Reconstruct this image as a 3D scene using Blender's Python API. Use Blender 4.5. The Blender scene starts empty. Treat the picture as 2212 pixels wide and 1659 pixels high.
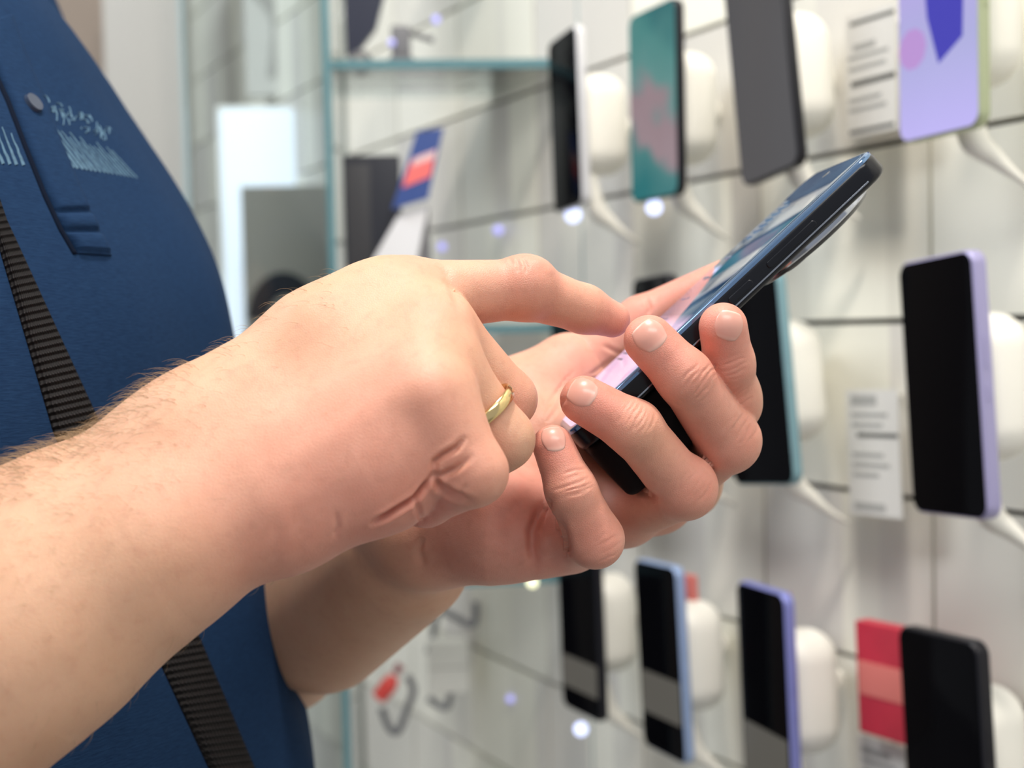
import bpy, bmesh, math, random
import numpy as np
from mathutils import Vector, Matrix
from mathutils.bvhtree import BVHTree

random.seed(7)
RNG = np.random.default_rng(7)
C = bpy.context.scene.collection
SC = bpy.context.scene

# ------------------------------------------------------------------ camera
FPX = 2600.0
CAMZ = 1.25
cam_d = bpy.data.cameras.new('camera')
cam = bpy.data.objects.new('camera', cam_d)
C.objects.link(cam)
SC.camera = cam
cam_d.sensor_width = 36.0
cam_d.lens = 36.0 * FPX / 2212.0
cam_d.clip_start = 0.02
PITCH = math.radians(2.52)
ROLL = math.radians(1.35)
M_cam = Matrix.Rotation(math.radians(90) - PITCH, 4, 'X') @ Matrix.Rotation(-ROLL, 4, 'Z')
cam.matrix_world = Matrix.Translation((0, 0, CAMZ)) @ M_cam
cam_d.dof.use_dof = True
cam_d.dof.focus_distance = 0.402
cam_d.dof.aperture_fstop = 7.6
R3 = np.array(M_cam.to_3x3())
CAMP = np.array((0.0, 0.0, CAMZ))

# ------------------------------------------------------------------ light
world = bpy.data.worlds.new('shop_light')
SC.world = world
world.use_nodes = True
bg = world.node_tree.nodes['Background']
bg.inputs[0].default_value = (0.93, 0.96, 1.0, 1)
bg.inputs[1].default_value = 0.42
SC.view_settings.view_transform = 'Standard'
SC.view_settings.look = 'None'
SC.view_settings.gamma = 1.0
SC.view_settings.use_curve_mapping = False
SC.view_settings.exposure = 0.22


def area(name, loc, target, sx, sy, power, col=(1, 1, 1)):
    l = bpy.data.lights.new(name, 'AREA')
    l.shape = 'RECTANGLE'
    l.size = sx
    l.size_y = sy
    l.energy = power
    l.color = col
    o = bpy.data.objects.new(name, l)
    C.objects.link(o)
    o.location = loc
    o.rotation_euler = (Vector(target) - Vector(loc)).to_track_quat('-Z', 'Y').to_euler()
    return o


# shop ceiling spot over the customer, and the panel lights along the aisle
area('ceiling_spot', (0.02, 0.30, 2.62), (-0.05, 0.42, 1.2), 0.16, 0.16, 18.0, (1.0, 0.92, 0.83))
area('aisle_panel', (0.45, -0.75, 2.60), (0.6, 1.0, 0.8), 1.2, 0.6, 22.0, (1.0, 0.98, 0.95))
area('aisle_panel', (-1.3, 0.9, 2.66), (-0.5, 1.9, 1.2), 1.2, 0.6, 36.0, (0.93, 0.96, 1.0))


# ------------------------------------------------------------------ helpers
def P(px, py, d):
    v = np.array(((px - 1106.0) / FPX * d, (829.5 - py) / FPX * d, -d))
    return R3 @ v + CAMP


def PX(pts):
    """world points -> pixel x, pixel y, depth"""
    q = (np.asarray(pts) - CAMP) @ R3
    d = -q[..., 2]
    return q[..., 0] / d * FPX + 1106.0, 829.5 - q[..., 1] / d * FPX, d


def ray(px, py):
    return P(px, py, 1.0) - CAMP


def tag(o, label=None, cat=None, group=None, kind=None):
    if label: o['label'] = label
    if cat: o['category'] = cat
    if group: o['group'] = group
    if kind: o['kind'] = kind
    return o


def empty(name, loc, label, cat, group=None):
    o = bpy.data.objects.new(name, None)
    C.objects.link(o)
    o.location = loc
    o.empty_display_size = 0.02
    return tag(o, label, cat, group)


def link(name, me, mat, parent=None, smooth=True):
    """link a mesh given in world coordinates; parent keeps the world place"""
    o = bpy.data.objects.new(name, me)
    C.objects.link(o)
    if mat is not None:
        for m in (mat if isinstance(mat, (list, tuple)) else [mat]):
            me.materials.append(m)
    if smooth:
        me.shade_smooth()
    if parent is not None:
        o.parent = parent
        root = parent
        inv = WM(parent).inverted()
        me.transform(inv)
        o.location = (0, 0, 0)
    return o


def WM(o):
    m = Matrix.LocRotScale(o.location, o.rotation_euler, o.scale)
    return WM(o.parent) @ m if o.parent else m


def from_py(name, vs, fs):
    me = bpy.data.meshes.new(name)
    me.from_pydata([tuple(map(float, v)) for v in vs], [], [tuple(map(int, f)) for f in fs])
    me.update()
    return me


def fix_normals(me):
    bm = bmesh.new(); bm.from_mesh(me)
    bmesh.ops.recalc_face_normals(bm, faces=bm.faces[:])
    bm.to_mesh(me); bm.free()


def node_mat(name, col, rough=0.5, spec=0.5, metal=0.0, sss=0.0, coat=0.0, trans=0.0, emit=None, estr=0.0, ior=1.45):
    m = bpy.data.materials.new(name)
    m.use_nodes = True
    b = m.node_tree.nodes['Principled BSDF']
    b.inputs['Base Color'].default_value = (*col, 1)
    b.inputs['Roughness'].default_value = rough
    b.inputs['Specular IOR Level'].default_value = spec
    b.inputs['Metallic'].default_value = metal
    b.inputs['Coat Weight'].default_value = coat
    b.inputs['Transmission Weight'].default_value = trans
    b.inputs['IOR'].default_value = ior
    if emit:
        b.inputs['Emission Color'].default_value = (*emit, 1)
        b.inputs['Emission Strength'].default_value = estr
    return m


def noise_var(m, scale=30, amt=0.12, bump=0.0, bscale=None, coord='Object', detail=3):
    """procedural colour variation and bump on a principled material"""
    nt = m.node_tree
    b = nt.nodes['Principled BSDF']
    tc = nt.nodes.new('ShaderNodeTexCoord')
    n = nt.nodes.new('ShaderNodeTexNoise')
    n.inputs['Scale'].default_value = scale
    n.inputs['Detail'].default_value = detail
    nt.links.new(tc.outputs[coord], n.inputs['Vector'])
    c = b.inputs['Base Color'].default_value[:3]
    mx = nt.nodes.new('ShaderNodeMix'); mx.data_type = 'RGBA'
    mx.inputs[6].default_value = (*[x * (1 - amt) for x in c], 1)
    mx.inputs[7].default_value = (*[min(1, x * (1 + amt)) for x in c], 1)
    nt.links.new(n.outputs['Fac'], mx.inputs[0])
    nt.links.new(mx.outputs[2], b.inputs['Base Color'])
    if bump:
        n2 = nt.nodes.new('ShaderNodeTexNoise')
        n2.inputs['Scale'].default_value = bscale or scale
        n2.inputs['Detail'].default_value = 4
        nt.links.new(tc.outputs[coord], n2.inputs['Vector'])
        bp = nt.nodes.new('ShaderNodeBump')
        bp.inputs['Strength'].default_value = bump
        bp.inputs['Distance'].default_value = 0.001
        nt.links.new(n2.outputs['Fac'], bp.inputs['Height'])
        nt.links.new(bp.outputs['Normal'], b.inputs['Normal'])
    return m


# ================================================================== implicit modelling of the body
def smin(a, b, k):
    h = np.maximum(k - np.abs(a - b), 0.0) / k
    return np.minimum(a, b) - h * h * (k * 0.25)


def cone(p, pr):
    a, ra, b, rb = pr
    ab = b - a
    L2 = float(ab @ ab)
    if L2 < 1e-12:
        return np.sqrt(((p - a) ** 2).sum(1)) - ra
    pa = p - a
    t = np.clip(pa @ ab / L2, 0, 1)
    q = pa - t[:, None] * ab
    return np.sqrt((q * q).sum(1)) - (ra + t * (rb - ra))


def seg(a, b):
    """a, b = (px, py, depth in mm, radius in mm)"""
    return (P(a[0], a[1], a[2] / 1000), a[3] / 1000, P(b[0], b[1], b[2] / 1000), b[3] / 1000)


def ball(a):
    p = P(a[0], a[1], a[2] / 1000)
    return (p, a[3] / 1000, p, a[3] / 1000)


class Limb:
    """flesh = cones melted together; fingers = chains rooted in the flesh, free of each other"""
    def __init__(self, flesh, kf, fingers, kroot=0.008, kfing=0.003, ktouch=0.0012):
        self.flesh, self.kf, self.fingers = flesh, kf, fingers
        self.kroot, self.kfing, self.ktouch = kroot, kfing, ktouch

    def prims(self):
        r = list(self.flesh)
        for f in self.fingers: r += f
        return r

    def __call__(self, p):
        d = None
        for pr in self.flesh:
            c = cone(p, pr)
            d = c if d is None else smin(d, c, self.kf)
        D = d
        for f in self.fingers:
            pr = cone(p, f[0])
            A = smin(d, pr, self.kroot)
            B = pr
            for s in f[1:]:
                B = smin(B, cone(p, s), self.kfing)
            D = smin(D, np.minimum(A, B), self.ktouch)
        return D


def surface(fn, prims, h, blk=8, pad=0.004):
    """naive surface nets of an implicit function, evaluated only in blocks near the surface"""
    lo = np.min([np.minimum(p[0] - p[1], p[2] - p[3]) for p in prims], axis=0) - pad
    hi = np.max([np.maximum(p[0] + p[1], p[2] + p[3]) for p in prims], axis=0) + pad
    nb = np.ceil((hi - lo) / (h * blk)).astype(int)
    n = nb * blk + 1
    V = np.full(n, 1.0, np.float32)
    bi = np.stack(np.meshgrid(*[np.arange(k) for k in nb], indexing='ij'), -1).reshape(-1, 3)
    bc = lo + (bi + 0.5) * blk * h
    dv = np.concatenate([fn(bc[i:i + 200000]) for i in range(0, len(bc), 200000)])
    rad = blk * h * 0.9 + 0.004
    for b in bi[dv < -rad]:
        V[b[0] * blk:(b[0] + 1) * blk + 1, b[1] * blk:(b[1] + 1) * blk + 1, b[2] * blk:(b[2] + 1) * blk + 1] = -1
    near = bi[np.abs(dv) <= rad]
    g = np.stack(np.meshgrid(*[np.arange(blk + 1)] * 3, indexing='ij'), -1).reshape(-1, 3)
    CH = 256
    for i in range(0, len(near), CH):
        nn = near[i:i + CH]
        idx = (nn[:, None, :] * blk + g[None]).reshape(-1, 3)
        val = fn(lo + idx * h).astype(np.float32)
        V[idx[:, 0], idx[:, 1], idx[:, 2]] = val
    S = V < 0
    nx, ny, nz = V.shape
    c = np.zeros((nx - 1, ny - 1, nz - 1), np.uint8)
    for dx in (0, 1):
        for dy in (0, 1):
            for dz in (0, 1):
                c += S[dx:nx - 1 + dx, dy:ny - 1 + dy, dz:nz - 1 + dz]
    act = np.argwhere((c > 0) & (c < 8))
    idm = np.full(c.shape, -1, np.int32)
    idm[act[:, 0], act[:, 1], act[:, 2]] = np.arange(len(act))
    acc = np.zeros((len(act), 3)); cnt = np.zeros(len(act))
    cor = [(x, y, z) for x in (0, 1) for y in (0, 1) for z in (0, 1)]
    for a in cor:
        for ax in range(3):
            if a[ax]: continue
            b = list(a); b[ax] = 1
            va = V[act[:, 0] + a[0], act[:, 1] + a[1], act[:, 2] + a[2]]
            vb = V[act[:, 0] + b[0], act[:, 1] + b[1], act[:, 2] + b[2]]
            m = (va < 0) != (vb < 0)
            t = np.where(m, va / np.where(m, va - vb, 1), 0)
            pt = np.array(a, float)[None].repeat(len(act), 0)
            pt[:, ax] = t
            acc[m] += pt[m]; cnt[m] += 1
    verts = lo + (act + acc / cnt[:, None]) * h
    faces = []
    for ax in range(3):
        u, v = (ax + 1) % 3, (ax + 2) % 3
        sl0 = [slice(None)] * 3; sl1 = [slice(None)] * 3
        sl0[ax] = slice(0, -1); sl1[ax] = slice(1, None)
        s0, s1 = S[tuple(sl0)], S[tuple(sl1)]
        e = np.argwhere(s0 != s1)
        e = e[(e[:, u] > 0) & (e[:, v] > 0) & (e[:, u] < V.shape[u] - 1) & (e[:, v] < V.shape[v] - 1)]
        flip = s0[e[:, 0], e[:, 1], e[:, 2]]
        q = []
        for du, dvv in ((-1, -1), (0, -1), (0, 0), (-1, 0)):
            k = e.copy(); k[:, u] += du; k[:, v] += dvv
            q.append(idm[k[:, 0], k[:, 1], k[:, 2]])
        q = np.stack(q, 1)
        q[~flip] = q[~flip][:, ::-1]
        faces.append(q)
    return verts, np.concatenate(faces)


def subdivide(v, f):
    e = np.concatenate([f[:, [0, 1]], f[:, [1, 2]], f[:, [2, 3]], f[:, [3, 0]]])
    es = np.sort(e, 1)
    key = es[:, 0].astype(np.int64) * len(v) + es[:, 1]
    uq, inv = np.unique(key, return_inverse=True)
    a, b = uq // len(v), uq % len(v)
    ev = (v[a] + v[b]) / 2
    fv = v[f].mean(1)
    n, m = len(v), len(f)
    inv = inv + n
    e0, e1, e2, e3 = inv[:m], inv[m:2 * m], inv[2 * m:3 * m], inv[3 * m:]
    c = np.arange(m) + n + len(ev)
    nf = np.concatenate([np.stack(x, 1) for x in (
        (f[:, 0], e0, c, e3), (e0, f[:, 1], e1, c), (c, e1, f[:, 2], e2), (e3, c, e2, f[:, 3]))])
    return np.concatenate([v, ev, fv]), nf


def grad(fn, p, e=0.0004):
    g = np.zeros_like(p)
    for ax in range(3):
        d = np.zeros(3); d[ax] = e
        g[:, ax] = fn(p + d) - fn(p - d)
    return g / (2 * e)


def chunked(fn, p, n=40000):
    return np.concatenate([fn(p[i:i + n]) for i in range(0, len(p), n)])


def relax(fn, v, it=2):
    for _ in range(it):
        d = chunked(fn, v)
        g = np.concatenate([grad(fn, v[i:i + 40000]) for i in range(0, len(v), 40000)])
        n2 = (g * g).sum(1)
        v = v - g * (d / np.maximum(n2, 0.2))[:, None]
    g /= np.linalg.norm(g, axis=1)[:, None] + 1e-9
    return v, g


# ---- the right arm: forearm, back of the hand to the camera, index finger tapping
RA_flesh = [
    seg((612, 848, 388, 17.5), (500, 925, 382, 20)), seg((500, 925, 382, 20), (400, 992, 377, 21)), seg((400, 992, 377, 21), (120, 1185, 368, 26)), seg((120, 1190, 368, 26), (-420, 1440, 352, 33)),
    seg((560, 1105, 362, 15), (330, 1200, 356, 20)), seg((330, 1200, 356, 20), (40, 1400, 348, 28)),
    seg((40, 1400, 348, 28), (-380, 1740, 340, 39)),
    seg((590, 1010, 374, 20), (140, 1290, 360, 31)),
    # metacarpals
    seg((590, 905, 388, 17), (862, 652, 400, 13)), seg((612, 850, 389, 17), (700, 745, 392, 15)), seg((700, 745, 392, 15), (800, 668, 398, 13)),
    seg((600, 980, 380, 16), (930, 715, 386, 12.5)),
    seg((610, 1030, 372, 16), (925, 800, 376, 13)),
    seg((620, 1070, 366, 16), (915, 880, 366, 13)),
    # outer edge of the palm
    seg((620, 1105, 368, 14), (830, 1030, 368, 13)),
    seg((830, 1030, 368, 13), (900, 990, 367, 11)),
    seg((640, 1060, 385, 18), (860, 900, 392, 15)),
    seg((600, 960, 398, 17), (800, 770, 414, 13)),
]
RA_fingers = [
    # index
    [seg((905, 640, 402, 12), (1130, 624, 412, 10)), seg((1130, 624, 412, 10.2), (1262, 668, 420, 8.2)),
     seg((1262, 668, 420, 8.2), (1322, 690, 425, 6.4)), ball((1136, 620, 410, 11))],
    # middle
    [seg((950, 712, 391, 11.5), (1095, 862, 402, 9.6)), seg((1095, 862, 402, 9.6), (1040, 960, 414, 8)),
     seg((1040, 960, 414, 8), (960, 950, 418, 7.5))],
    # ring
    [seg((955, 790, 379, 11.8), (1086, 948, 385, 9.8)), seg((1086, 948, 385, 9.8), (1000, 1030, 396, 8.2)),
     seg((1000, 1030, 396, 8.2), (930, 990, 402, 7.5))],
    # little
    [seg((938, 868, 364, 12.5), (1022, 1020, 362, 10)), seg((1022, 1020, 362, 10.2), (920, 1075, 379, 8.8)),
     seg((920, 1075, 379, 8.8), (850, 1082, 388, 7.4))],
    # thumb tucked behind the palm
    [seg((700, 960, 405, 14), (860, 830, 424, 10.5)), seg((860, 830, 424, 10.5), (950, 800, 427, 9)),
     seg((950, 800, 427, 9), (990, 860, 424, 7.8))],
]
RA = Limb(RA_flesh, 0.014, RA_fingers, kroot=0.008)

# ---- the left arm: palm up under the phone, fingers wrapped round its near edge
LA_flesh = [
    seg((900, 1080, 484, 19), (560, 1310, 640, 34)), seg((920, 1150, 474, 20), (600, 1390, 625, 33)),
    seg((560, 1310, 640, 34), (200, 1520, 760, 42)), seg((600, 1390, 625, 33), (200, 1620, 750, 40)),
    # metacarpals
    seg((900, 1090, 486, 17), (1490, 1050, 488, 10.5)),
    seg((900, 1110, 482, 17), (1420, 1078, 474, 11)),
    seg((910, 1140, 474, 17), (1350, 1105, 460, 11)),
    seg((925, 1160, 466, 16), (1235, 1155, 446, 11.5)),
    seg((885, 1215, 502, 24), (700, 1345, 570, 32)),
    seg((1275, 1085, 470, 14), (1440, 1020, 484, 13)),
    # heel of the hand on the little-finger side
    seg((960, 1130, 464, 18), (1080, 1125, 448, 19)), seg((1080, 1125, 448, 19), (1170, 1140, 445, 14)),
    # ball of the thumb
    seg((960, 1050, 490, 18), (1120, 900, 498, 21)), seg((1120, 900, 498, 21), (1222, 812, 506, 16)),
    seg((1060, 1040, 470, 18), (1180, 960, 474, 17)),
]
LA_fingers = [
    # thumb
    [seg((1130, 900, 500, 18), (1240, 810, 508, 16)), seg((1240, 810, 508, 15), (1385, 695, 508, 10.5)),
     seg((1385, 695, 508, 10.5), (1565, 602, 504, 8))],
    # index
    [seg((1490, 1050, 488, 10.5), (1588, 875, 436, 9)), seg((1588, 875, 436, 8.8), (1574, 785, 422, 8.6)),
     seg((1574, 785, 422, 8.6), (1562, 706, 414, 8.3)), ball((1586, 852, 432, 9))],
    # middle
    [seg((1420, 1078, 474, 12), (1572, 955, 430, 10)), seg((1572, 955, 430, 10.8), (1479, 815, 409, 9.3)),
     seg((1479, 815, 409, 9.3), (1402, 735, 409, 8.6)), ball((1575, 948, 429, 10.8))],
    # ring
    [seg((1350, 1105, 460, 12), (1480, 1058, 423, 9.8)), seg((1480, 1058, 423, 10), (1370, 925, 407, 9.2)),
     seg((1370, 925, 407, 9.2), (1262, 864, 407, 8.2)), ball((1482, 1048, 422, 10.4))],
    # little
    [seg((1235, 1155, 446, 11.5), (1285, 1165, 412, 9)), seg((1285, 1165, 412, 9.7), (1234, 1060, 404, 8.2)),
     seg((1234, 1060, 404, 8.2), (1194, 962, 405, 6.9))],
]
LA = Limb(LA_flesh, 0.012, LA_fingers, kroot=0.009, kfing=0.0035)


# ------------------------------------------------------------------ sculpting: folds, knuckle wrinkles
# a stroke is a line followed over the skin, with its depth and width in mm (negative depth raises the skin)
R_STROKES = [
    ([(1002, 948), (985, 968), (955, 985), (940, 998), (936, 1027)], 2.0, 1.0),
    ([(1016, 986), (985, 1012), (957, 1027), (936, 1027)], 1.4, 1.1),
    ([(936, 1027), (950, 1052), (975, 1068), (1021, 1086)], 2.0, 1.2),
    ([(936, 1027), (897, 1077), (837, 1114), (805, 1131)], 3.2, 0.9),
    ([(897, 1080), (905, 1100), (912, 1128)], 0.9, 1.0),
    ([(940, 568), (965, 590), (985, 640), (1002, 670)], 0.8, 1.6),
    ([(1115, 558), (1122, 575), (1118, 590)], 0.4, 0.7), ([(1128, 556), (1138, 575), (1136, 592)], 0.35, 0.6),
    ([(1100, 557), (1108, 572)], 0.3, 0.6),
    ([(1150, 560), (1178, 572), (1196, 596)], -0.5, 1.6),
    
    ([(722, 1165), (730, 1140), (726, 1105)], 0.6, 1.0),
    ([(580, 1235), (600, 1180), (590, 1110)], 0.3, 2.4), ([(640, 1215), (655, 1160), (645, 1090)], 0.3, 2.4),
    ([(985, 1085), (1000, 1060), (1010, 1045)], 0.3, 0.8),
    # tendons and veins on the back of the hand
    ([(560, 900), (700, 780), (800, 700), (900, 620)], -0.6, 5.0), ([(540, 960), (700, 850), (830, 770), (960, 690)], -0.6, 5.0),
    ([(560, 1030), (700, 950), (830, 870), (970, 790)], -0.4, 5.0),
]
L_STROKES = []


def wr(cx, cy, ang, half, n, gap, depth=0.35, width=0.4, bend=0.15):
    """a set of n short parallel wrinkles across a finger joint, like the skin over a knuckle"""
    out = []
    a = math.radians(ang)
    ux, uy = math.cos(a), math.sin(a)
    vx, vy = -uy, ux
    for i in range(n):
        o = (i - (n - 1) / 2) * gap
        hl = half * (1 - 0.35 * abs(i - (n - 1) / 2) / max(1, n / 2)) * RNG.uniform(0.8, 1.0)
        b = bend * half * (1 if o >= 0 else -1) * (abs(o) / (n * gap) + 0.2)
        pts = []
        sh = RNG.uniform(-.35, .35)
        for t in (-1 + sh, -0.5 + sh, sh, 0.5 + sh, 1 + sh):
            j = RNG.uniform(-2.2, 2.2)
            pts.append((cx + ux * hl * t + vx * (o + b * (1 - t * t) + j), cy + uy * hl * t + vy * (o + b * (1 - t * t) + j)))
        out.append((pts, depth * RNG.uniform(0.3, 0.95), width * RNG.uniform(.8, 1.5)))
    return out


L_STROKES += wr(1508, 830, -52, 42, 6, 11, 0.40) + wr(1538, 800, -48, 20, 3, 10, 0.3)
L_STROKES += wr(1375, 905, -62, 42, 7, 10, 0.42)
L_STROKES += wr(1243, 1042, -20, 44, 5, 11, 0.34) + wr(1255, 1060, -22, 44, 1, 10, 0.7, 0.7)
L_STROKES += wr(1583, 795, -22, 36, 5, 10, 0.25) + wr(1605, 850, -35, 30, 4, 10, 0.25)
L_STROKES += wr(1600, 930, -60, 38, 5, 13, 0.32) + wr(1500, 1050, -55, 40, 5, 13, 0.32)
L_STROKES += wr(1310, 1180, -30, 36, 4, 14, 0.28)
L_STROKES += [
    ([(1191, 1080), (1165, 1110), (1150, 1150), (1150, 1190), (1156, 1222)], 2.6, 1.6),
    ([(1201, 1121), (1215, 1150), (1222, 1180), (1226, 1205)], 1.6, 1.5),
    ([(1185, 1140), (1182, 1175), (1190, 1205)], -1.2, 2.2),
    ([(1090, 1095), (1078, 1140), (1085, 1190)], 1.0, 3.0), ([(1120, 1080), (1100, 1120)], 0.6, 1.6),
    ([(915, 1160), (905, 1190), (915, 1225)], 1.0, 1.4),
    ([(1366, 1033), (1385, 1062), (1421, 1078)], 1.2, 1.2),
    # lines of the palm
    ([(1332, 770), (1290, 800), (1230, 850), (1175, 920)], 0.5, 0.8), ([(1300, 745), (1330, 760), (1350, 768)], 0.5, 0.8),
    ([(1240, 800), (1200, 850), (1165, 900)], 0.4, 0.7), ([(1130, 790), (1160, 850), (1180, 890)], 0.3, 0.8),
    ([(1395, 640), (1404, 665), (1400, 680)], 0.5, 0.7),
]


def sculpt(v, n, strokes):
    x, y, d = PX(v)
    facing = ((v - CAMP) * n).sum(1) < 0
    gx, gy = (x / 8).astype(int), (y / 8).astype(int)
    key = gx * 4096 + gy
    order = np.argsort(key)
    ks = key[order]
    uq, st = np.unique(ks, return_index=True)
    mn = np.minimum.reduceat(d[order], st)
    dm = mn[np.searchsorted(uq, key)]
    ok = facing & (d < dm + 0.007)
    idx = np.nonzero(ok)[0]
    X, Y, D = x[idx], y[idx], d[idx]
    off = np.zeros(len(v))
    for pts, depth, width in strokes:
        pts = np.array(pts, float)
        wpx = width / 1000 * FPX / 0.40
        m = (X > pts[:, 0].min() - 5 * wpx) & (X < pts[:, 0].max() + 5 * wpx) & (Y > pts[:, 1].min() - 5 * wpx) & (Y < pts[:, 1].max() + 5 * wpx)
        k = np.nonzero(m)[0]
        if not len(k): continue
        q = np.stack([X[k], Y[k]], 1)
        best = np.full(len(k), 1e9); tt = np.zeros(len(k))
        nseg = len(pts) - 1
        for i in range(nseg):
            a, b = pts[i], pts[i + 1]
            ab = b - a
            t = np.clip(((q - a) @ ab) / (ab @ ab), 0, 1)
            dd = np.linalg.norm(q - a - t[:, None] * ab, axis=1)
            u = dd < best
            best[u] = dd[u]; tt[u] = ((i + t) / nseg)[u]
        fade = np.clip(np.minimum(tt, 1 - tt) * 3.5 + 0.08, 0, 1) ** 0.8
        g = np.exp(-(best / wpx) ** 2) - 0.14 * np.exp(-((best - 2 * wpx) / wpx) ** 2) * (depth > 0)
        off[idx[k]] -= depth / 1000 * g * fade
    return v + n * off[:, None]


# ------------------------------------------------------------------ skin
def mat_skin():
    m = bpy.data.materials.new('skin')
    m.use_nodes = True
    nt = m.node_tree
    L = nt.links.new
    b = nt.nodes['Principled BSDF']
    at = nt.nodes.new('ShaderNodeAttribute'); at.attribute_name = 'flush'
    tc = nt.nodes.new('ShaderNodeTexCoord')

    def noise(sc, det=4):
        n = nt.nodes.new('ShaderNodeTexNoise'); n.inputs['Scale'].default_value = sc; n.inputs['Detail'].default_value = det
        L(tc.outputs['Object'], n.inputs['Vector']); return n

    def mix(fac, a, c, fv=None):
        x = nt.nodes.new('ShaderNodeMix'); x.data_type = 'RGBA'
        if isinstance(a, tuple): x.inputs[6].default_value = (*a, 1)
        else: L(a, x.inputs[6])
        if isinstance(c, tuple): x.inputs[7].default_value = (*c, 1)
        else: L(c, x.inputs[7])
        if fac is None: x.inputs[0].default_value = fv
        else: L(fac, x.inputs[0])
        return x.outputs[2]

    def ramp(src, lo, hi):
        r = nt.nodes.new('ShaderNodeMapRange'); r.inputs[1].default_value = lo; r.inputs[2].default_value = hi
        L(src, r.inputs[0]); return r.outputs[0]
    base = mix(ramp(noise(45).outputs['Fac'], 0.35, 0.7), SKIN_A, SKIN_B)
    pink = mix(ramp(noise(70).outputs['Fac'], 0.3, 0.7), SKIN_P, SKIN_Q)
    col = mix(at.outputs['Fac'], base, pink)
    # freckle-fine mottling
    col = mix(ramp(noise(300, 3).outputs['Fac'], 0.5, 1.6), col, (0.50, 0.22, 0.15))
    L(col, b.inputs['Base Color'])
    b.inputs['Subsurface Weight'].default_value = 0.35
    b.inputs['Subsurface Radius'].default_value = (1.0, 0.35, 0.2)
    b.inputs['Subsurface Scale'].default_value = 0.0035
    b.inputs['Roughness'].default_value = 0.48
    b.inputs['Specular IOR Level'].default_value = 0.42
    vo = nt.nodes.new('ShaderNodeTexVoronoi'); vo.inputs['Scale'].default_value = 1300
    vo.feature = 'DISTANCE_TO_EDGE'
    L(tc.outputs['Object'], vo.inputs['Vector'])
    ad = nt.nodes.new('ShaderNodeMath'); ad.operation = 'ADD'
    mu = nt.nodes.new('ShaderNodeMath'); mu.operation = 'MULTIPLY'; mu.inputs[1].default_value = 1.2
    L(ramp(vo.outputs['Distance'], 0.0, 0.25), mu.inputs[0])
    L(mu.outputs[0], ad.inputs[0]); L(noise(700, 3).outputs['Fac'], ad.inputs[1])
    bp = nt.nodes.new('ShaderNodeBump'); bp.inputs['Strength'].default_value = 0.22; bp.inputs['Distance'].default_value = 0.0002
    L(ad.outputs[0], bp.inputs['Height']); L(bp.outputs['Normal'], b.inputs['Normal'])
    return m


SKIN_A = (0.63, 0.365, 0.235); SKIN_B = (0.69, 0.42, 0.28)
SKIN_P = (0.67, 0.25, 0.19); SKIN_Q = (0.73, 0.32, 0.25)
MAT_SKIN = mat_skin()

# spots where the blood shows: (px, py, depth mm, reach mm, strength)
FLUSH_R = [(1150, 590, 408, 13, .8), (1330, 690, 424, 14, .9), (1262, 668, 420, 14, .5), (1135, 870, 392, 12, .5),
           (900, 1105, 376, 17, 1.0), (975, 1080, 368, 14, .8), (700, 1110, 366, 32, .75), (560, 1130, 362, 26, .55), (830, 1090, 368, 20, .8),
           (890, 590, 398, 10, .45), (960, 690, 378, 10, .35), (940, 900, 352, 22, .45), (1060, 1020, 360, 14, .5),
           (310, 1090, 350, 14, .35), (800, 960, 360, 30, .4), (1070, 660, 405, 25, .45)]
FLUSH_L = [(1402, 735, 405, 17, 1.0), (1262, 864, 402, 15, 1.0), (1194, 962, 400, 14, 1.0), (1568, 706, 410, 17, 1.1),
           (1605, 950, 425, 17, .7), (1505, 1060, 418, 17, .75), (1310, 1180, 405, 17, .75), (1520, 830, 405, 13, .5),
           (1440, 780, 405, 15, .6), (1310, 880, 402, 15, .6), (1583, 800, 418, 20, .6), (1230, 1040, 400, 16, .5),
           (1480, 610, 505, 25, 1.0), (1390, 690, 505, 20, .9), (1260, 790, 500, 24, .8), (1180, 900, 490, 28, .75),
           (1120, 1090, 440, 34, .9), (1180, 1160, 440, 24, .9), (1400, 1100, 460, 30, .7), (1030, 1160, 455, 30, .6),
           (1520, 920, 415, 18, .45), (1420, 1000, 415, 18, .45), (1290, 1120, 405, 16, .4)]


def flush(v, spots):
    a = np.zeros(len(v))
    for px, py, d, r, s in spots:
        q = ((v - P(px, py, d / 1000)) ** 2).sum(1)
        a = a + (1 - a) * np.clip(s, 0, 1) * np.exp(-q / (r / 1000) ** 2)
    return np.clip(a, 0, 1)


def hires(fn, h, strokes, spots, levels=2):
    v, f = surface(fn, fn.prims(), h)
    v, n = relax(fn, v, 1)
    for i in range(levels):
        v, f = subdivide(v, f)
    v, n = relax(fn, v, 1)
    v = sculpt(v, n, strokes)
    return v, f, n, flush(v, spots)


vR, fR, nR, cR = hires(RA, 0.0017, R_STROKES, FLUSH_R)
vL, fL, nL, cL = hires(LA, 0.0017, L_STROKES, FLUSH_L)
print('skin vertices', len(vR), len(vL))

# the torso the shirt hides, with the upper arms down to the elbows outside the picture
TC = np.array((-0.273, 0.53))          # axis of the torso, seen from above, at chest height
FWD = np.array((0.948, -0.317)); LEFT = np.array((0.317, 0.948))


def T3(f, l, z):
    q = TC + FWD * f + LEFT * l
    return np.array((q[0], q[1], z))


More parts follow.
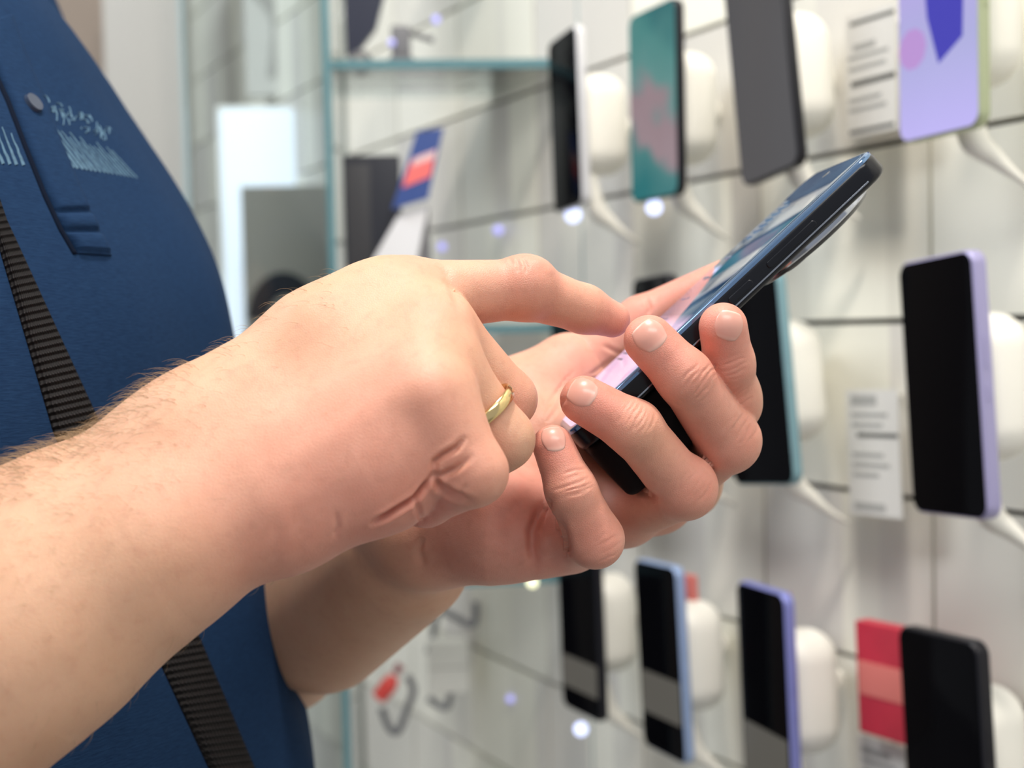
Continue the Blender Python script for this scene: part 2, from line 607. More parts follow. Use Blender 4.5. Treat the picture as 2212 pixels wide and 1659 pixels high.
elR = P(-420, 1600, 0.346); elL = P(200, 1570, 0.755)
shR = T3(-0.13, -0.185, 1.44); shL = T3(-0.13, 0.185, 1.44)
BODY = [(T3(-.02, -.06, 0.98), .085, T3(-.03, -.06, 1.20), .085), (T3(-.02, .06, 0.98), .085, T3(-.03, .06, 1.20), .085),
        (T3(-.03, -.06, 1.20), .085, T3(-.12, -.06, 1.37), .080), (T3(-.03, .06, 1.20), .085, T3(-.12, .06, 1.37), .080),
        (shR, .05, elR, .040), (shL, .05, elL, .042), (shR, .048, T3(-.13, 0, 1.47), .06), (shL, .048, T3(-.13, 0, 1.47), .06),
        (T3(-.13, 0, 1.45), .055, T3(-.12, 0, 1.56), .055)]
FB = Limb(BODY, 0.03, [])
vB, fB = surface(FB, FB.prims(), 0.007)
vB, nB = relax(FB, vB, 1)

person = empty('person', (TC[0], TC[1], 0.0), 'person in a navy polo shirt tapping a phone held in the other hand', 'person')
vs = np.concatenate([vR, vL, vB])
fs = np.concatenate([fR, fL + len(vR), fB + len(vR) + len(vL)])
me = bpy.data.meshes.new('body')
me.vertices.add(len(vs)); me.vertices.foreach_set('co', vs.astype(np.float32).ravel())
me.loops.add(len(fs) * 4); me.loops.foreach_set('vertex_index', fs.astype(np.int32).ravel())
me.polygons.add(len(fs)); me.polygons.foreach_set('loop_start', np.arange(0, len(fs) * 4, 4, dtype=np.int32))
me.polygons.foreach_set('loop_total', np.full(len(fs), 4, np.int32))
me.update(calc_edges=True)
fa = me.attributes.new('flush', 'FLOAT', 'POINT')
fa.data.foreach_set('value', np.concatenate([cR, cL, np.full(len(vB), 0.1)]).astype(np.float32))
body = link('body', me, MAT_SKIN, person)


# ------------------------------------------------------------------ hair of the forearms
def arm_hair(v, n, pick, count, lmin, lmax, away, mat, name='arm_hair'):
    cu_ = bpy.data.curves.new(name, 'CURVE'); cu_.dimensions = '3D'
    cu_.bevel_depth = 0.000042; cu_.bevel_resolution = 0; cu_.resolution_u = 1
    idx = np.nonzero(pick > 0)[0]
    pr_ = pick[idx] / pick[idx].sum()
    ch = RNG.choice(idx, count, p=pr_)
    for i in ch:
        p, nn = v[i], n[i]
        dirn = away + RNG.normal(0, 0.35, 3)
        dirn = dirn - nn * (dirn @ nn); dirn /= np.linalg.norm(dirn) + 1e-9
        L_ = RNG.uniform(lmin, lmax)
        K = 6
        sp = cu_.splines.new('POLY'); sp.points.add(K - 1)
        lift = RNG.uniform(0.35, 0.85)
        curl = np.cross(nn, dirn) * RNG.normal(0, 0.35)
        q = p - nn * 0.0003
        for k in range(K):
            t = k / (K - 1)
            d = dirn * (0.45 + t * 0.8) + nn * lift * (1 - 1.15 * t) + curl * t
            sp.points[k].co = (*q, 1); sp.points[k].radius = 1.15 - 0.85 * t
            q = q + d / (np.linalg.norm(d) + 1e-9) * L_ / K
    o = bpy.data.objects.new(name, cu_); C.objects.link(o)
    cu_.materials.append(mat)
    o.parent = person; o.location = (-TC[0], -TC[1], 0)
    o['kind'] = 'stuff'
    return o


M_HAIR = node_mat('golden_brown_hair', (0.33, 0.225, 0.125), 0.35, 0.6)
hx, hy, hd = PX(vR)
topedge = np.interp(hx, [0, 200, 400, 600, 740], [1028, 935, 825, 690, 605])
rel = np.clip((hy - topedge) / 420, 0, 1)
pick = np.where((hx < 760) & (hx > -120) & (hd < 0.40), np.exp(-rel * 3.0) * np.clip((620 - hx) / 420, 0.10, 1), 0)
away = P(60, 1050, .375) - P(300, 930, .38)
away /= np.linalg.norm(away)
arm_hair(vR, nR, pick, 1500, 0.0035, 0.0085, away, M_HAIR)
pick2 = np.where((hx < 420) & (hx > -150) & (np.abs(hy - topedge) < 45), np.clip((480 - hx) / 300, 0.05, 1), 0)
arm_hair(vR, nR, pick2, 420, 0.007, 0.013, away, M_HAIR)


# ------------------------------------------------------------------ fingernails
def mat_nail():
    m = node_mat('fingernail', (0.75, 0.42, 0.35), rough=0.33, spec=0.5, coat=0.15)
    b = m.node_tree.nodes['Principled BSDF']
    b.inputs['Subsurface Weight'].default_value = 0.25
    b.inputs['Subsurface Radius'].default_value = (1, .5, .4)
    b.inputs['Subsurface Scale'].default_value = 0.002
    nt = m.node_tree
    uv = nt.nodes.new('ShaderNodeUVMap'); uv.uv_map = 'nail'
    sx = nt.nodes.new('ShaderNodeSeparateXYZ'); nt.links.new(uv.outputs[0], sx.inputs[0])
    rp = nt.nodes.new('ShaderNodeValToRGB')
    e = rp.color_ramp.elements
    e[0].position = 0.0; e[0].color = (0.72, 0.44, 0.36, 1)
    e[1].position = 1.0; e[1].color = (0.80, 0.60, 0.52, 1)
    for p_, c_ in ((0.08, (0.73, 0.43, 0.36)), (0.22, (0.70, 0.35, 0.285)), (0.86, (0.70, 0.36, 0.29)), (0.93, (0.76, 0.50, 0.42))):
        k = e.new(p_); k.color = (*c_, 1)
    nt.links.new(sx.outputs['Y'], rp.inputs[0]); nt.links.new(rp.outputs[0], b.inputs['Base Color'])
    return m


MAT_NAIL = mat_nail()


def first_hit(fn, px, py, d0, d1):
    r = ray(px, py)
    t = np.linspace(d0, d1, 400)
    pts = CAMP + t[:, None] * r
    s = fn(pts)
    i = int(np.argmax(s < 0))
    p = pts[max(i, 1)][None]
    for _ in range(3):
        g = grad(fn, p); p = p - g * (fn(p) / (g * g).sum(1))[:, None]
    g = grad(fn, p)[0]
    return p[0], g / np.linalg.norm(g)


def nail(fn, cx, cy, d0, tipdir, hw, hl, R, label=None):
    """curved plate on the back of a fingertip; half width / half length in mm"""
    p, n = first_hit(fn, cx, cy, d0 - .03, d0 + .03)
    a = P(cx + tipdir[0] * 40, cy + tipdir[1] * 40, d0) - P(cx, cy, d0)
    a = a - n * (a @ n); a /= np.linalg.norm(a)
    s = np.cross(a, n)
    NU, NV = 20, 22
    vs, uvs = [], []
    ax = p - n * R
    for j in range(NV + 1):
        v = -1 + 2 * j / NV
        for i in range(NU + 1):
            u = -1 + 2 * i / NU
            # squircle outline
            k = (1 - 0.5 * min(1, abs(v)) ** 2 * (0.62 if v < 0 else 0.45)) ** 1.0
            uu = u * k
            vv = v * (1 - 0.22 * u * u * (1.0 if v < 0 else 0.6))
            phi = uu * hw / 1000 / R
            q = ax + a * (vv * hl / 1000) + R * (math.cos(phi) * n + math.sin(phi) * s)
            vs.append(q); uvs.append((0.5 + u / 2, 0.5 + v / 2))
    q = np.array(vs)
    for _ in range(3):
        g = grad(fn, q); q = q - g * (fn(q) / np.maximum((g * g).sum(1), .2))[:, None]
    g = grad(fn, q); g /= np.linalg.norm(g, axis=1)[:, None]
    U = np.array(uvs) * 2 - 1
    edge = np.maximum(np.abs(U[:, 0]), np.abs(U[:, 1]))
    lift = 0.22 - 0.5 * np.clip((edge - 0.80) / 0.2, 0, 1) ** 2
    lift += 0.25 * np.clip((U[:, 1] - 0.7) / 0.3, 0, 1) ** 2 * (np.abs(U[:, 0]) < 0.85)
    q = q + g * (lift / 1000)[:, None]
    fsn = [(j * (NU + 1) + i, j * (NU + 1) + i + 1, (j + 1) * (NU + 1) + i + 1, (j + 1) * (NU + 1) + i) for j in range(NV) for i in range(NU)]
    # a thin underside so the plate is solid
    nb = len(q)
    q2 = q - g * 0.0009
    rim = [i for i in range(NU)]
    fb = [tuple(x + nb for x in f[::-1]) for f in fsn]
    bord = [(i, i + 1) for i in range(NU)] + [((j + 1) * (NU + 1) - 1, (j + 2) * (NU + 1) - 1) for j in range(NV)] + \
           [(NV * (NU + 1) + i + 1, NV * (NU + 1) + i) for i in reversed(range(NU))] + [((j + 1) * (NU + 1), j * (NU + 1)) for j in reversed(range(NV))]
    fr = [(b, a_, a_ + nb, b + nb) for a_, b in bord]
    mn = from_py('fingernail', np.concatenate([q, q2]), fsn + fb + fr)
    ul = mn.uv_layers.new(name='nail')
    allu = np.array(uvs + uvs)
    vi = np.zeros(len(mn.loops), np.int32); mn.loops.foreach_get('vertex_index', vi)
    ul.data.foreach_set('uv', allu[vi].astype(np.float32).ravel())
    fix_normals(mn)
    return link('fingernail', mn, MAT_NAIL, person)


nail(LA, 1403, 722, .400, (-.66, -.75), 6.4, 6.0, .0085)
nail(LA, 1257, 843, .400, (-.88, -.47), 6.0, 5.8, .0080)
nail(LA, 1196, 944, .400, (-.15, -.99), 4.7, 5.6, .0066)
nail(LA, 1577, 703, .406, (.22, -.97), 5.6, 6.6, .0080)


# ------------------------------------------------------------------ the polo shirt
def tex_mat(name, col, rough, build):
    m = node_mat(name, col, rough=rough, spec=0.25)
    build(m.node_tree, m.node_tree.nodes['Principled BSDF'])
    return m


def knit(nt, b):
    L = nt.links.new
    tc = nt.nodes.new('ShaderNodeTexCoord')
    mp = nt.nodes.new('ShaderNodeMapping'); mp.inputs['Scale'].default_value = (260, 260, 1700)
    L(tc.outputs['Object'], mp.inputs[0])
    n = nt.nodes.new('ShaderNodeTexNoise'); n.inputs['Scale'].default_value = 1; n.inputs['Detail'].default_value = 3
    L(mp.outputs[0], n.inputs['Vector'])
    mx = nt.nodes.new('ShaderNodeMix'); mx.data_type = 'RGBA'
    mx.inputs[6].default_value = (0.006, 0.018, 0.054, 1); mx.inputs[7].default_value = (0.016, 0.046, 0.112, 1)
    L(n.outputs['Fac'], mx.inputs[0]); L(mx.outputs[2], b.inputs['Base Color'])
    bp = nt.nodes.new('ShaderNodeBump'); bp.inputs['Strength'].default_value = 0.5; bp.inputs['Distance'].default_value = 0.0003
    L(n.outputs['Fac'], bp.inputs['Height']); L(bp.outputs['Normal'], b.inputs['Normal'])
    b.inputs['Sheen Weight'].default_value = 0.0
    b.inputs['Specular IOR Level'].default_value = 0.08
    b.inputs['Sheen Roughness'].default_value = 0.4
    b.inputs['Sheen Tint'].default_value = (0.35, 0.6, 1, 1)


MAT_SHIRT = tex_mat('navy_knit', (0.015, 0.05, 0.13), 0.85, knit)
# silhouette of the chest: (row, column) where the far side of the chest turns away
SIL = [(-700, -330), (-400, -190), (-200, -60), (0, 95), (100, 185), (200, 255), (250, 278), (300, 310), (400, 370), (500, 425),
       (600, 475), (700, 503), (800, 520), (1000, 552), (1200, 590), (1300, 612), (1400, 635), (1500, 655), (1659, 683), (2200, 760), (3000, 790)]
SY = np.array([p[0] for p in SIL], float); SXX = np.array([p[1] for p in SIL], float)
EDIR = np.array((0.953, 0.303))


def shirt_section(row):
    """centre, half depth, half width and height of the section whose outline meets that row"""
    col = np.interp(row, SY, SXX)
    col = (np.interp(row - 60, SY, SXX) + 2 * col + np.interp(row + 60, SY, SXX)) / 4
    w = P(col, row, 0.62)
    top = np.clip((-150 - row) / 550, 0, 1)
    a = 0.172 * (1 - 0.55 * top ** 1.5); b_ = 0.12 * (1 - 0.45 * top ** 2)
    fe, le = FWD @ EDIR, LEFT @ EDIR
    sup = math.sqrt((b_ * fe) ** 2 + (a * le) ** 2)
    off = (b_ ** 2 * fe * FWD + a ** 2 * le * LEFT) / sup
    return w[:2] - off, b_, a, w[2]


rows = np.linspace(-700, 3000, 150)
NT = 160
vs = []
for r in rows:
    c, b_, a_, z = shirt_section(r)
    for k in range(NT):
        th = 2 * math.pi * k / NT
        f, l = math.cos(th), math.sin(th)
        # soft folds hanging from the chest
        w = 0.0022 * math.sin(6 * th + r * 0.004 + 1.2 * math.sin(r * 0.0021)) + 0.0012 * math.sin(13 * th - r * 0.006)
        w += 0.0016 * math.sin(r * 0.011 + 4 * th)
        w *= 0.6 + 0.4 * min(1, max(0, (r - 300) / 800))
        q = c + FWD * (f * (b_ + w)) + LEFT * (l * (a_ + w))
        vs.append((q[0], q[1], z))
fsn = [(j * NT + i, j * NT + (i + 1) % NT, (j + 1) * NT + (i + 1) % NT, (j + 1) * NT + i) for j in range(len(rows) - 1) for i in range(NT)]
n0 = len(vs)
# inner face, 0.9 mm in, and the rims, so the cloth is solid
va = np.array(vs).reshape(len(rows), NT, 3)
cc = va.mean(1, keepdims=True)
dd = va - cc; dd[..., 2] = 0
vin = va - dd / (np.linalg.norm(dd, axis=2, keepdims=True) + 1e-9) * 0.0009
allv = np.concatenate([va.reshape(-1, 3), vin.reshape(-1, 3)])
allf = fsn + [tuple(x + n0 for x in f[::-1]) for f in fsn]
lastr = (len(rows) - 1) * NT
for i in range(NT):
    j = (i + 1) % NT
    allf += [(i, j, j + n0, i + n0), (lastr + j, lastr + i, lastr + i + n0, lastr + j + n0)]
me = from_py('polo_shirt', allv, allf)
fix_normals(me)
BV = BVHTree.FromPolygons([tuple(v) for v in va.reshape(-1, 3)], fsn)
shirt = link('polo_shirt', me, MAT_SHIRT, person)
shirt['label'] = 'navy blue knitted polo shirt'


def on_shirt(px, py):
    r = ray(px, py); n = r / np.linalg.norm(r)
    h = BV.ray_cast(Vector(CAMP), Vector(n), 3.0)
    if h[0] is None: return None
    nn = np.array(h[1])
    if nn @ n > 0: nn = -nn
    return np.array(h[0]), nn


def lerp_line(pts, t):
    p = np.array(pts, float)
    d = np.concatenate([[0], np.cumsum(np.linalg.norm(np.diff(p, axis=0), axis=1))])
    return np.array([np.interp(t * d[-1], d, p[:, 0]), np.interp(t * d[-1], d, p[:, 1])])


def drape(name, left, right, thick, nu, nv, mat, parent, prof=None, uvname=None):
    """a strip lying on the shirt between two lines; closed, with its own thickness"""
    top, low, uv = [], [], []
    for j in range(nv + 1):
        a, b_ = lerp_line(left, j / nv), lerp_line(right, j / nv)
        for i in range(nu + 1):
            u = i / nu
            q = a + (b_ - a) * u
            h = on_shirt(q[0], q[1])
            p, n = h
            e = 1 - (2 * u - 1) ** 8
            t = thick * e if prof is None else thick * e * prof(u, j / nv)
            top.append(p + n * (t + 0.0002)); low.append(p - n * 0.0004); uv.append((u, j / nv))
    nb = len(top); W = nu + 1
    f = [(j * W + i, j * W + i + 1, (j + 1) * W + i + 1, (j + 1) * W + i) for j in range(nv) for i in range(nu)]
    f2 = [tuple(x + nb for x in q[::-1]) for q in f]
    bord = [(i, i + 1) for i in range(nu)] + [((j + 1) * W - 1, (j + 2) * W - 1) for j in range(nv)] + \
           [(nv * W + i + 1, nv * W + i) for i in range(nu)] + [((j + 1) * W, j * W) for j in range(nv)]
    f3 = [(b_, a, a + nb, b_ + nb) for a, b_ in bord]
    m = from_py(name, np.array(top + low), f + f2 + f3)
    ul = m.uv_layers.new(name='strip')
    allu = np.array(uv + uv)
    vi = np.zeros(len(m.loops), np.int32); m.loops.foreach_get('vertex_index', vi)
    ul.data.foreach_set('uv', allu[vi].astype(np.float32).ravel())
    fix_normals(m)
    return link(name, m, mat, parent)


PL = [(-45, 60), (-20, 130), (20, 215), (60, 320), (100, 420), (135, 495), (166, 548)]
PR = [(25, 35), (55, 120), (93, 215), (135, 320), (177, 420), (210, 490), (241, 553)]


def puff(u, v):
    t = 1.0
    for c, w in ((0.815, .012), (0.90, .012)):
        t -= 0.75 * math.exp(-((v - c) / w) ** 2)
    t += 0.15 * math.exp(-((v - 0.858) / .02) ** 2) + 0.1 * math.exp(-((v - 0.945) / .02) ** 2)
    if v > 0.985: t *= 0.3
    return t


placket = drape('placket', PL, PR, 0.0026, 16, 150, MAT_SHIRT, shirt, puff)


MAT_SEAM = node_mat('dark_thread', (0.004, 0.008, 0.02), 0.9, 0.1)
drape('placket_seam', [(x - 9, y + 2) for x, y in PL[1:]], [(x + 1, y) for x, y in PL[1:]], 0.0006, 3, 80, MAT_SEAM, shirt)
MAT_BUTTON = node_mat('dark_blue_button', (0.03, 0.045, 0.085), 0.3, 0.5)


def disc_on(px, py, r, th, mat, name, parent):
    p, n = on_shirt(px, py)
    bm = bmesh.new()
    bmesh.ops.create_cone(bm, cap_ends=True, segments=32, radius1=r, radius2=r * .9, depth=th)
    q = Vector(n).to_track_quat('Z', 'Y')
    bmesh.ops.transform(bm, matrix=Matrix.Translation(Vector(p + n * (0.0028 + th / 2))) @ q.to_matrix().to_4x4(), verts=bm.verts)
    m = bpy.data.meshes.new(name); bm.to_mesh(m); bm.free()
    return link(name, m, mat, parent, smooth=False)


disc_on(60, 232, 0.0042, 0.0016, MAT_BUTTON, 'button', shirt)

# faded print across the chest: brush streaks under a line of worn lettering
MAT_PRINT = node_mat('faded_print', (0.09, 0.17, 0.25), 0.8, 0.2)
noise_var(MAT_PRINT, 500, 0.5)
pv, pf = [], []


def stroke_on(pts, w0, w1):
    """a thin line of ink laid on the shirt, 0.25 mm thick"""
    N = len(pts)
    base = len(pv)
    for i, (x, y) in enumerate(pts):
        a = np.array(pts[min(i + 1, N - 1)]) - np.array(pts[max(i - 1, 0)])
        a = a / (np.linalg.norm(a) + 1e-9); nrm = np.array((-a[1], a[0]))
        w = w0 + (w1 - w0) * i / (N - 1)
        for sgn, h in ((-1, 0.0001), (0, 0.0005), (1, 0.0001)):
            q = np.array((x, y)) + nrm * w * sgn
            hh = on_shirt(q[0], q[1])
            if hh is None: hh = on_shirt(x, y)
            pv.append(hh[0] + hh[1] * h)
    for i in range(N - 1):
        k = base + i * 3
        pf.extend([(k, k + 1, k + 4, k + 3), (k + 1, k + 2, k + 5, k + 4)])


for i in range(17):
    bx = 148 + i * 10.5 - i * i * 0.08
    by = 361 + i * 1.5
    ln = 138 - i * 4.6
    k = 0.72 + i * 0.012
    pts = [(bx - k * ln * (1 - t) - RNG.uniform(-1, 1), by - ln * (1 - t)) for t in np.linspace(RNG.uniform(0, .35), 1, 10)]
    stroke_on(pts, 0.6, max(1.0, 3.4 - i * 0.16))
for i in range(4):
    bx = 6 + i * 15
    pts = [(bx - 0.42 * 90 * (1 - t) + RNG.uniform(-1, 1), 354 + i - 95 * (1 - t)) for t in np.linspace(RNG.uniform(0, .3), 1, 9)]
    stroke_on([p for p in pts], 1.0, 3.6)
# worn lettering, no longer legible in the picture: a round initial and broken strokes
for k in range(8):
    cx, cy = 92 + k * 19, 222 + k * 8.5
    for q in range(7):
        a0 = RNG.uniform(0, 6.28); r = RNG.uniform(4, 12)
        x0, y0 = cx + RNG.uniform(-6, 6), cy + RNG.uniform(-12, 14)
        pts = [(x0 + r * .5 * math.cos(a0 + t) + t * 3, y0 + r * math.sin(a0 + t) + t * 4) for t in np.linspace(0, 1.8, 6)]
        stroke_on(pts, 0.5, 1.2)
me = from_py('print', np.array(pv), pf)
pr = link('chest_print', me, MAT_PRINT, shirt)
pr['label'] = 'faded pale blue print of brush streaks and worn lettering'


# ------------------------------------------------------------------ the bag strap over the shirt
def webbing(nt, b):
    L = nt.links.new
    uv = nt.nodes.new('ShaderNodeUVMap'); uv.uv_map = 'strip'
    sx = nt.nodes.new('ShaderNodeSeparateXYZ'); L(uv.outputs[0], sx.inputs[0])

    def m(op, a, v):
        x = nt.nodes.new('ShaderNodeMath'); x.operation = op
        L(a, x.inputs[0])
        if isinstance(v, (int, float)): x.inputs[1].default_value = v
        else: L(v, x.inputs[1])
        return x.outputs[0]
    rib = m('SINE', m('MULTIPLY', sx.outputs['Y'], 2 * math.pi * 158), 0)
    stitch = m('SINE', m('MULTIPLY', sx.outputs['X'], 2 * math.pi * 14), 0)
    h = m('ADD', rib, m('MULTIPLY', stitch, 0.25))
    bp = nt.nodes.new('ShaderNodeBump'); bp.inputs['Strength'].default_value = 1.0; bp.inputs['Distance'].default_value = 0.0006
    L(h, bp.inputs['Height']); L(bp.outputs['Normal'], b.inputs['Normal'])
    dots = m('MULTIPLY', m('GREATER_THAN', rib, 0.80), m('GREATER_THAN', stitch, 0.55))
    mx = nt.nodes.new('ShaderNodeMix'); mx.data_type = 'RGBA'
    mx.inputs[6].default_value = (0.006, 0.005, 0.006, 1); mx.inputs[7].default_value = (0.04, 0.036, 0.04, 1)
    L(dots, mx.inputs[0]); L(mx.outputs[2], b.inputs['Base Color'])


MAT_STRAP = tex_mat('black_webbing', (0.01, 0.01, 0.01), 0.7, webbing)
SL = [(-440, -400), (-190, 90), (-62, 370), (0, 545), (115, 935), (215, 1165), (330, 1400), (450, 1659), (545, 1880)]
SR = [(-375, -430), (-130, 60), (-15, 400), (12, 480), (205, 890), (300, 1095), (405, 1315), (550, 1659), (640, 1870)]
st = empty('bag_strap', tuple(on_shirt(160, 912)[0]), 'black ribbed webbing bag strap crossing the navy shirt', 'strap')
drape('webbing', SL, SR, 0.0024, 12, 320, MAT_STRAP, st)


# ------------------------------------------------------------------ the wedding ring
ra, rb = P(955, 790, .379), P(1086, 948, .385)
MAT_GOLD = node_mat('gold', (0.83, 0.62, 0.30), 0.18, metal=1.0)
ringc = ra + (rb - ra) * 0.64
axis = Vector(rb - ra).normalized()
rr = 0.0114
nj, ni = 12, 96
prof = []
for k in range(nj):
    a = 2 * math.pi * k / nj
    prof.append((rr + 0.0007 * (1 + math.cos(a)), 0.0020 * math.sin(a) * (1 if abs(math.sin(a)) < .9 else .95)))
q = axis.to_track_quat('Z', 'Y').to_matrix()
vs = []
for i in range(ni):
    t = 2 * math.pi * i / ni
    for r_, z_ in prof:
        vs.append(np.array(q @ Vector((r_ * math.cos(t), r_ * math.sin(t), z_))) + ringc)
fsn = [(i * nj + k, ((i + 1) % ni) * nj + k, ((i + 1) % ni) * nj + (k + 1) % nj, i * nj + (k + 1) % nj) for i in range(ni) for k in range(nj)]
me = from_py('ring', np.array(vs), fsn); fix_normals(me)
ring = link('ring', me, MAT_GOLD)
tag(ring, 'plain gold wedding ring worn on the tapping hand', 'ring')


# ------------------------------------------------------------------ phones
def rrect(w, l, r, n=8):
    pts = []
    for cx, cy, a0 in ((w / 2 - r, l / 2 - r, 0), (-w / 2 + r, l / 2 - r, 90), (-w / 2 + r, -l / 2 + r, 180), (w / 2 - r, -l / 2 + r, 270)):
        for i in range(n + 1):
            a = math.radians(a0 + 90 * i / n)
            pts.append((cx + r * math.cos(a), cy + r * math.sin(a)))
    return pts


def slab(w, l, t, r, bev, z0=0.0, nb=5):
    """rounded plate lying in xy, from z0-t/2 to z0+t/2, edges rounded by bev"""
    layers = []
    for i in range(nb + 1):
        a = math.pi / 2 * i / nb
        layers.append((bev * (1 - math.sin(a)), -t / 2 + bev * (1 - math.cos(a))))
    layers += [(a_, -z_) for a_, z_ in layers[::-1]]
    vs, f = [], []
    for ins, z in layers:
        for x, y in rrect(w - 2 * ins, l - 2 * ins, max(r - ins, 0.0002)):
            vs.append((x, y, z + z0))
    n = len(vs) // len(layers)
    for j in range(len(layers) - 1):
        for i in range(n):
            f.append((j * n + i, j * n + (i + 1) % n, (j + 1) * n + (i + 1) % n, (j + 1) * n + i))
    f.append(tuple(range(n))[::-1]); f.append(tuple(range((len(layers) - 1) * n, len(layers) * n)))
    return vs, f


def lathe(prof, n=48, off=(0, 0, 0)):
    vs, f = [], []
    for r, z in prof:
        for i in range(n):
            t = 2 * math.pi * i / n
            vs.append((off[0] + r * math.cos(t), off[1] + r * math.sin(t), off[2] + z))
    for j in range(len(prof) - 1):
        for i in range(n):
            f.append((j * n + i, j * n + (i + 1) % n, (j + 1) * n + (i + 1) % n, (j + 1) * n + i))
    f.append(tuple(range(n))); f.append(tuple(range((len(prof) - 1) * n, len(prof) * n)))
    return vs, f


def join(*parts):
    V, F = [], []
    for v, f in parts:
        k = len(V); V += list(v); F += [tuple(i + k for i in q) for q in f]
    return V, F


def box(x0, x1, y0, y1, z0, z1):
    return ([(x0, y0, z0), (x1, y0, z0), (x1, y1, z0), (x0, y1, z0), (x0, y0, z1), (x1, y0, z1), (x1, y1, z1), (x0, y1, z1)],
            [(0, 3, 2, 1), (4, 5, 6, 7), (0, 1, 5, 4), (1, 2, 6, 5), (2, 3, 7, 6), (3, 0, 4, 7)])


def xyz(vf, fn):
    return [fn(*v) for v in vf[0]], vf[1]


def part(name, vf, mat, parent, smooth=True, label=None):
    """a mesh in its parent's own coordinates"""
    me = from_py(name, vf[0], vf[1])
    fix_normals(me)
    o = bpy.data.objects.new(name, me); C.objects.link(o)
    me.materials.append(mat)
    if smooth:
        me.shade_smooth()
        bm = bmesh.new(); bm.from_mesh(me)
        for e in bm.edges:
            if len(e.link_faces) == 2 and e.calc_face_angle(0) > 0.7: e.smooth = False
        bm.to_mesh(me); bm.free()
    o.parent = parent
    if label: o['label'] = label
    return o


def frame(name, origin, x, y, label, cat, group=None):
    x = np.array(x, float); y = np.array(y, float)
    y /= np.linalg.norm(y); x = x - y * (x @ y); x /= np.linalg.norm(x); z = np.cross(x, y)
    o = empty(name, origin, label, cat, group)
    m = Matrix((x, y, z)).transposed()
    o.rotation_euler = m.to_euler()
    return o


def screen_mat(name, base, spec=0.5, rough=0.06, emit=None, estr=0.0):
    m = node_mat(name, base, rough, spec, emit=emit, estr=estr)
    return m


# ---- the phone in the hand
pT, pB = P(1893, 318, .420), P(1228, 941, .420)
Lv = pT - pB; LEN = np.linalg.norm(Lv); Lh = Lv / LEN
cr, cu, cf = R3 @ np.array((1, 0, 0)), R3 @ np.array((0, 1, 0)), R3 @ np.array((0, 0, -1))
Wv = -0.0032 * cr + 0.0037 * cu + 0.073 * cf
Wv = Wv - Lh * (Wv @ Lh); Wh = Wv / np.linalg.norm(Wv)
WID, THK = 0.073, 0.0090
Nz = np.cross(-Wh, Lh)
center = pB + Lv / 2 + Wh * WID / 2 - Nz * THK / 2
hp = frame('held_phone', center, -Wh, Lh, 'black smartphone with round rear camera held in the hand', 'phone')
M_BODY = node_mat('black_phone_shell', (0.005, 0.006, 0.010), 0.25, 0.30, coat=0.12)
M_CHROME = node_mat('dark_chrome', (0.45, 0.48, 0.55), 0.12, metal=1.0)
M_LENS = node_mat('camera_glass', (0.01, 0.012, 0.03), 0.04, 0.9, coat=1.0)


def glow_and_reflections(nt, b):
    L = nt.links.new
    tc = nt.nodes.new('ShaderNodeTexCoord')
    sx = nt.nodes.new('ShaderNodeSeparateXYZ'); L(tc.outputs['Object'], sx.inputs[0])
    # slate screen glow, with cloudy reflections painted in as noise
    mp = nt.nodes.new('ShaderNodeMapping'); mp.inputs['Scale'].default_value = (12, 42, 1)
    L(tc.outputs['Object'], mp.inputs[0])
    n = nt.nodes.new('ShaderNodeTexNoise'); n.inputs['Scale'].default_value = 1; n.inputs['Detail'].default_value = 3
    L(mp.outputs[0], n.inputs['Vector'])
    r = nt.nodes.new('ShaderNodeValToRGB'); e = r.color_ramp.elements
    e[0].position = 0.40; e[0].color = (0.008, 0.035, 0.085, 1)
    e[1].position = 0.66; e[1].color = (0.05, 0.11, 0.19, 1)
    L(n.outputs['Fac'], r.inputs[0])
    # lilac lower part: screen glow with the thumb's reflection painted in
    mr = nt.nodes.new('ShaderNodeMapRange'); mr.inputs[1].default_value = -0.012; mr.inputs[2].default_value = -0.018
    L(sx.outputs['Y'], mr.inputs[0])
    mx = nt.nodes.new('ShaderNodeMix'); mx.data_type = 'RGBA'; mx.inputs[7].default_value = (0.66, 0.47, 0.68, 1)
    L(mr.outputs[0], mx.inputs[0]); L(r.outputs[0], mx.inputs[6])
    L(mx.outputs[2], b.inputs['Emission Color'])
    b.inputs['Emission Strength'].default_value = 0.9


M_SCREEN = node_mat('lit_phone_screen', (0.01, 0.013, 0.02), 0.03, 0.5)
glow_and_reflections(M_SCREEN.node_tree, M_SCREEN.node_tree.nodes['Principled BSDF'])
part('body', slab(WID, LEN, THK, 0.0095, 0.0022), M_BODY, hp)
part('glass_rim', slab(WID - 0.0006, LEN - 0.0006, 0.0024, 0.009, 0.0017, THK / 2 - 0.0007), node_mat('polished_glass_rim', (0.16, 0.27, 0.46), 0.10, 0.8, metal=0.75), hp)
part('screen', slab(WID - 0.0066, LEN - 0.0056, 0.0003, 0.0075, 0.0001, THK / 2 + 0.00055), M_SCREEN, hp)
camd = part('camera_housing', lathe([(0.0285, 0), (0.0285, -0.0022), (0.0275, -0.0032), (0.0262, -0.0044), (0.0255, -0.0047), (0.0, -0.0047)], 72, (0, LEN / 2 - 0.0290, -THK / 2)), M_BODY, hp)
part('camera_trim', lathe([(0.0289, -.0010), (0.0289, -0.0024), (0.0280, -0.0030), (0.0270, -0.0020), (0.0270, -0.0010)], 72, (0, LEN / 2 - 0.0290, -THK / 2)), M_CHROME, camd)
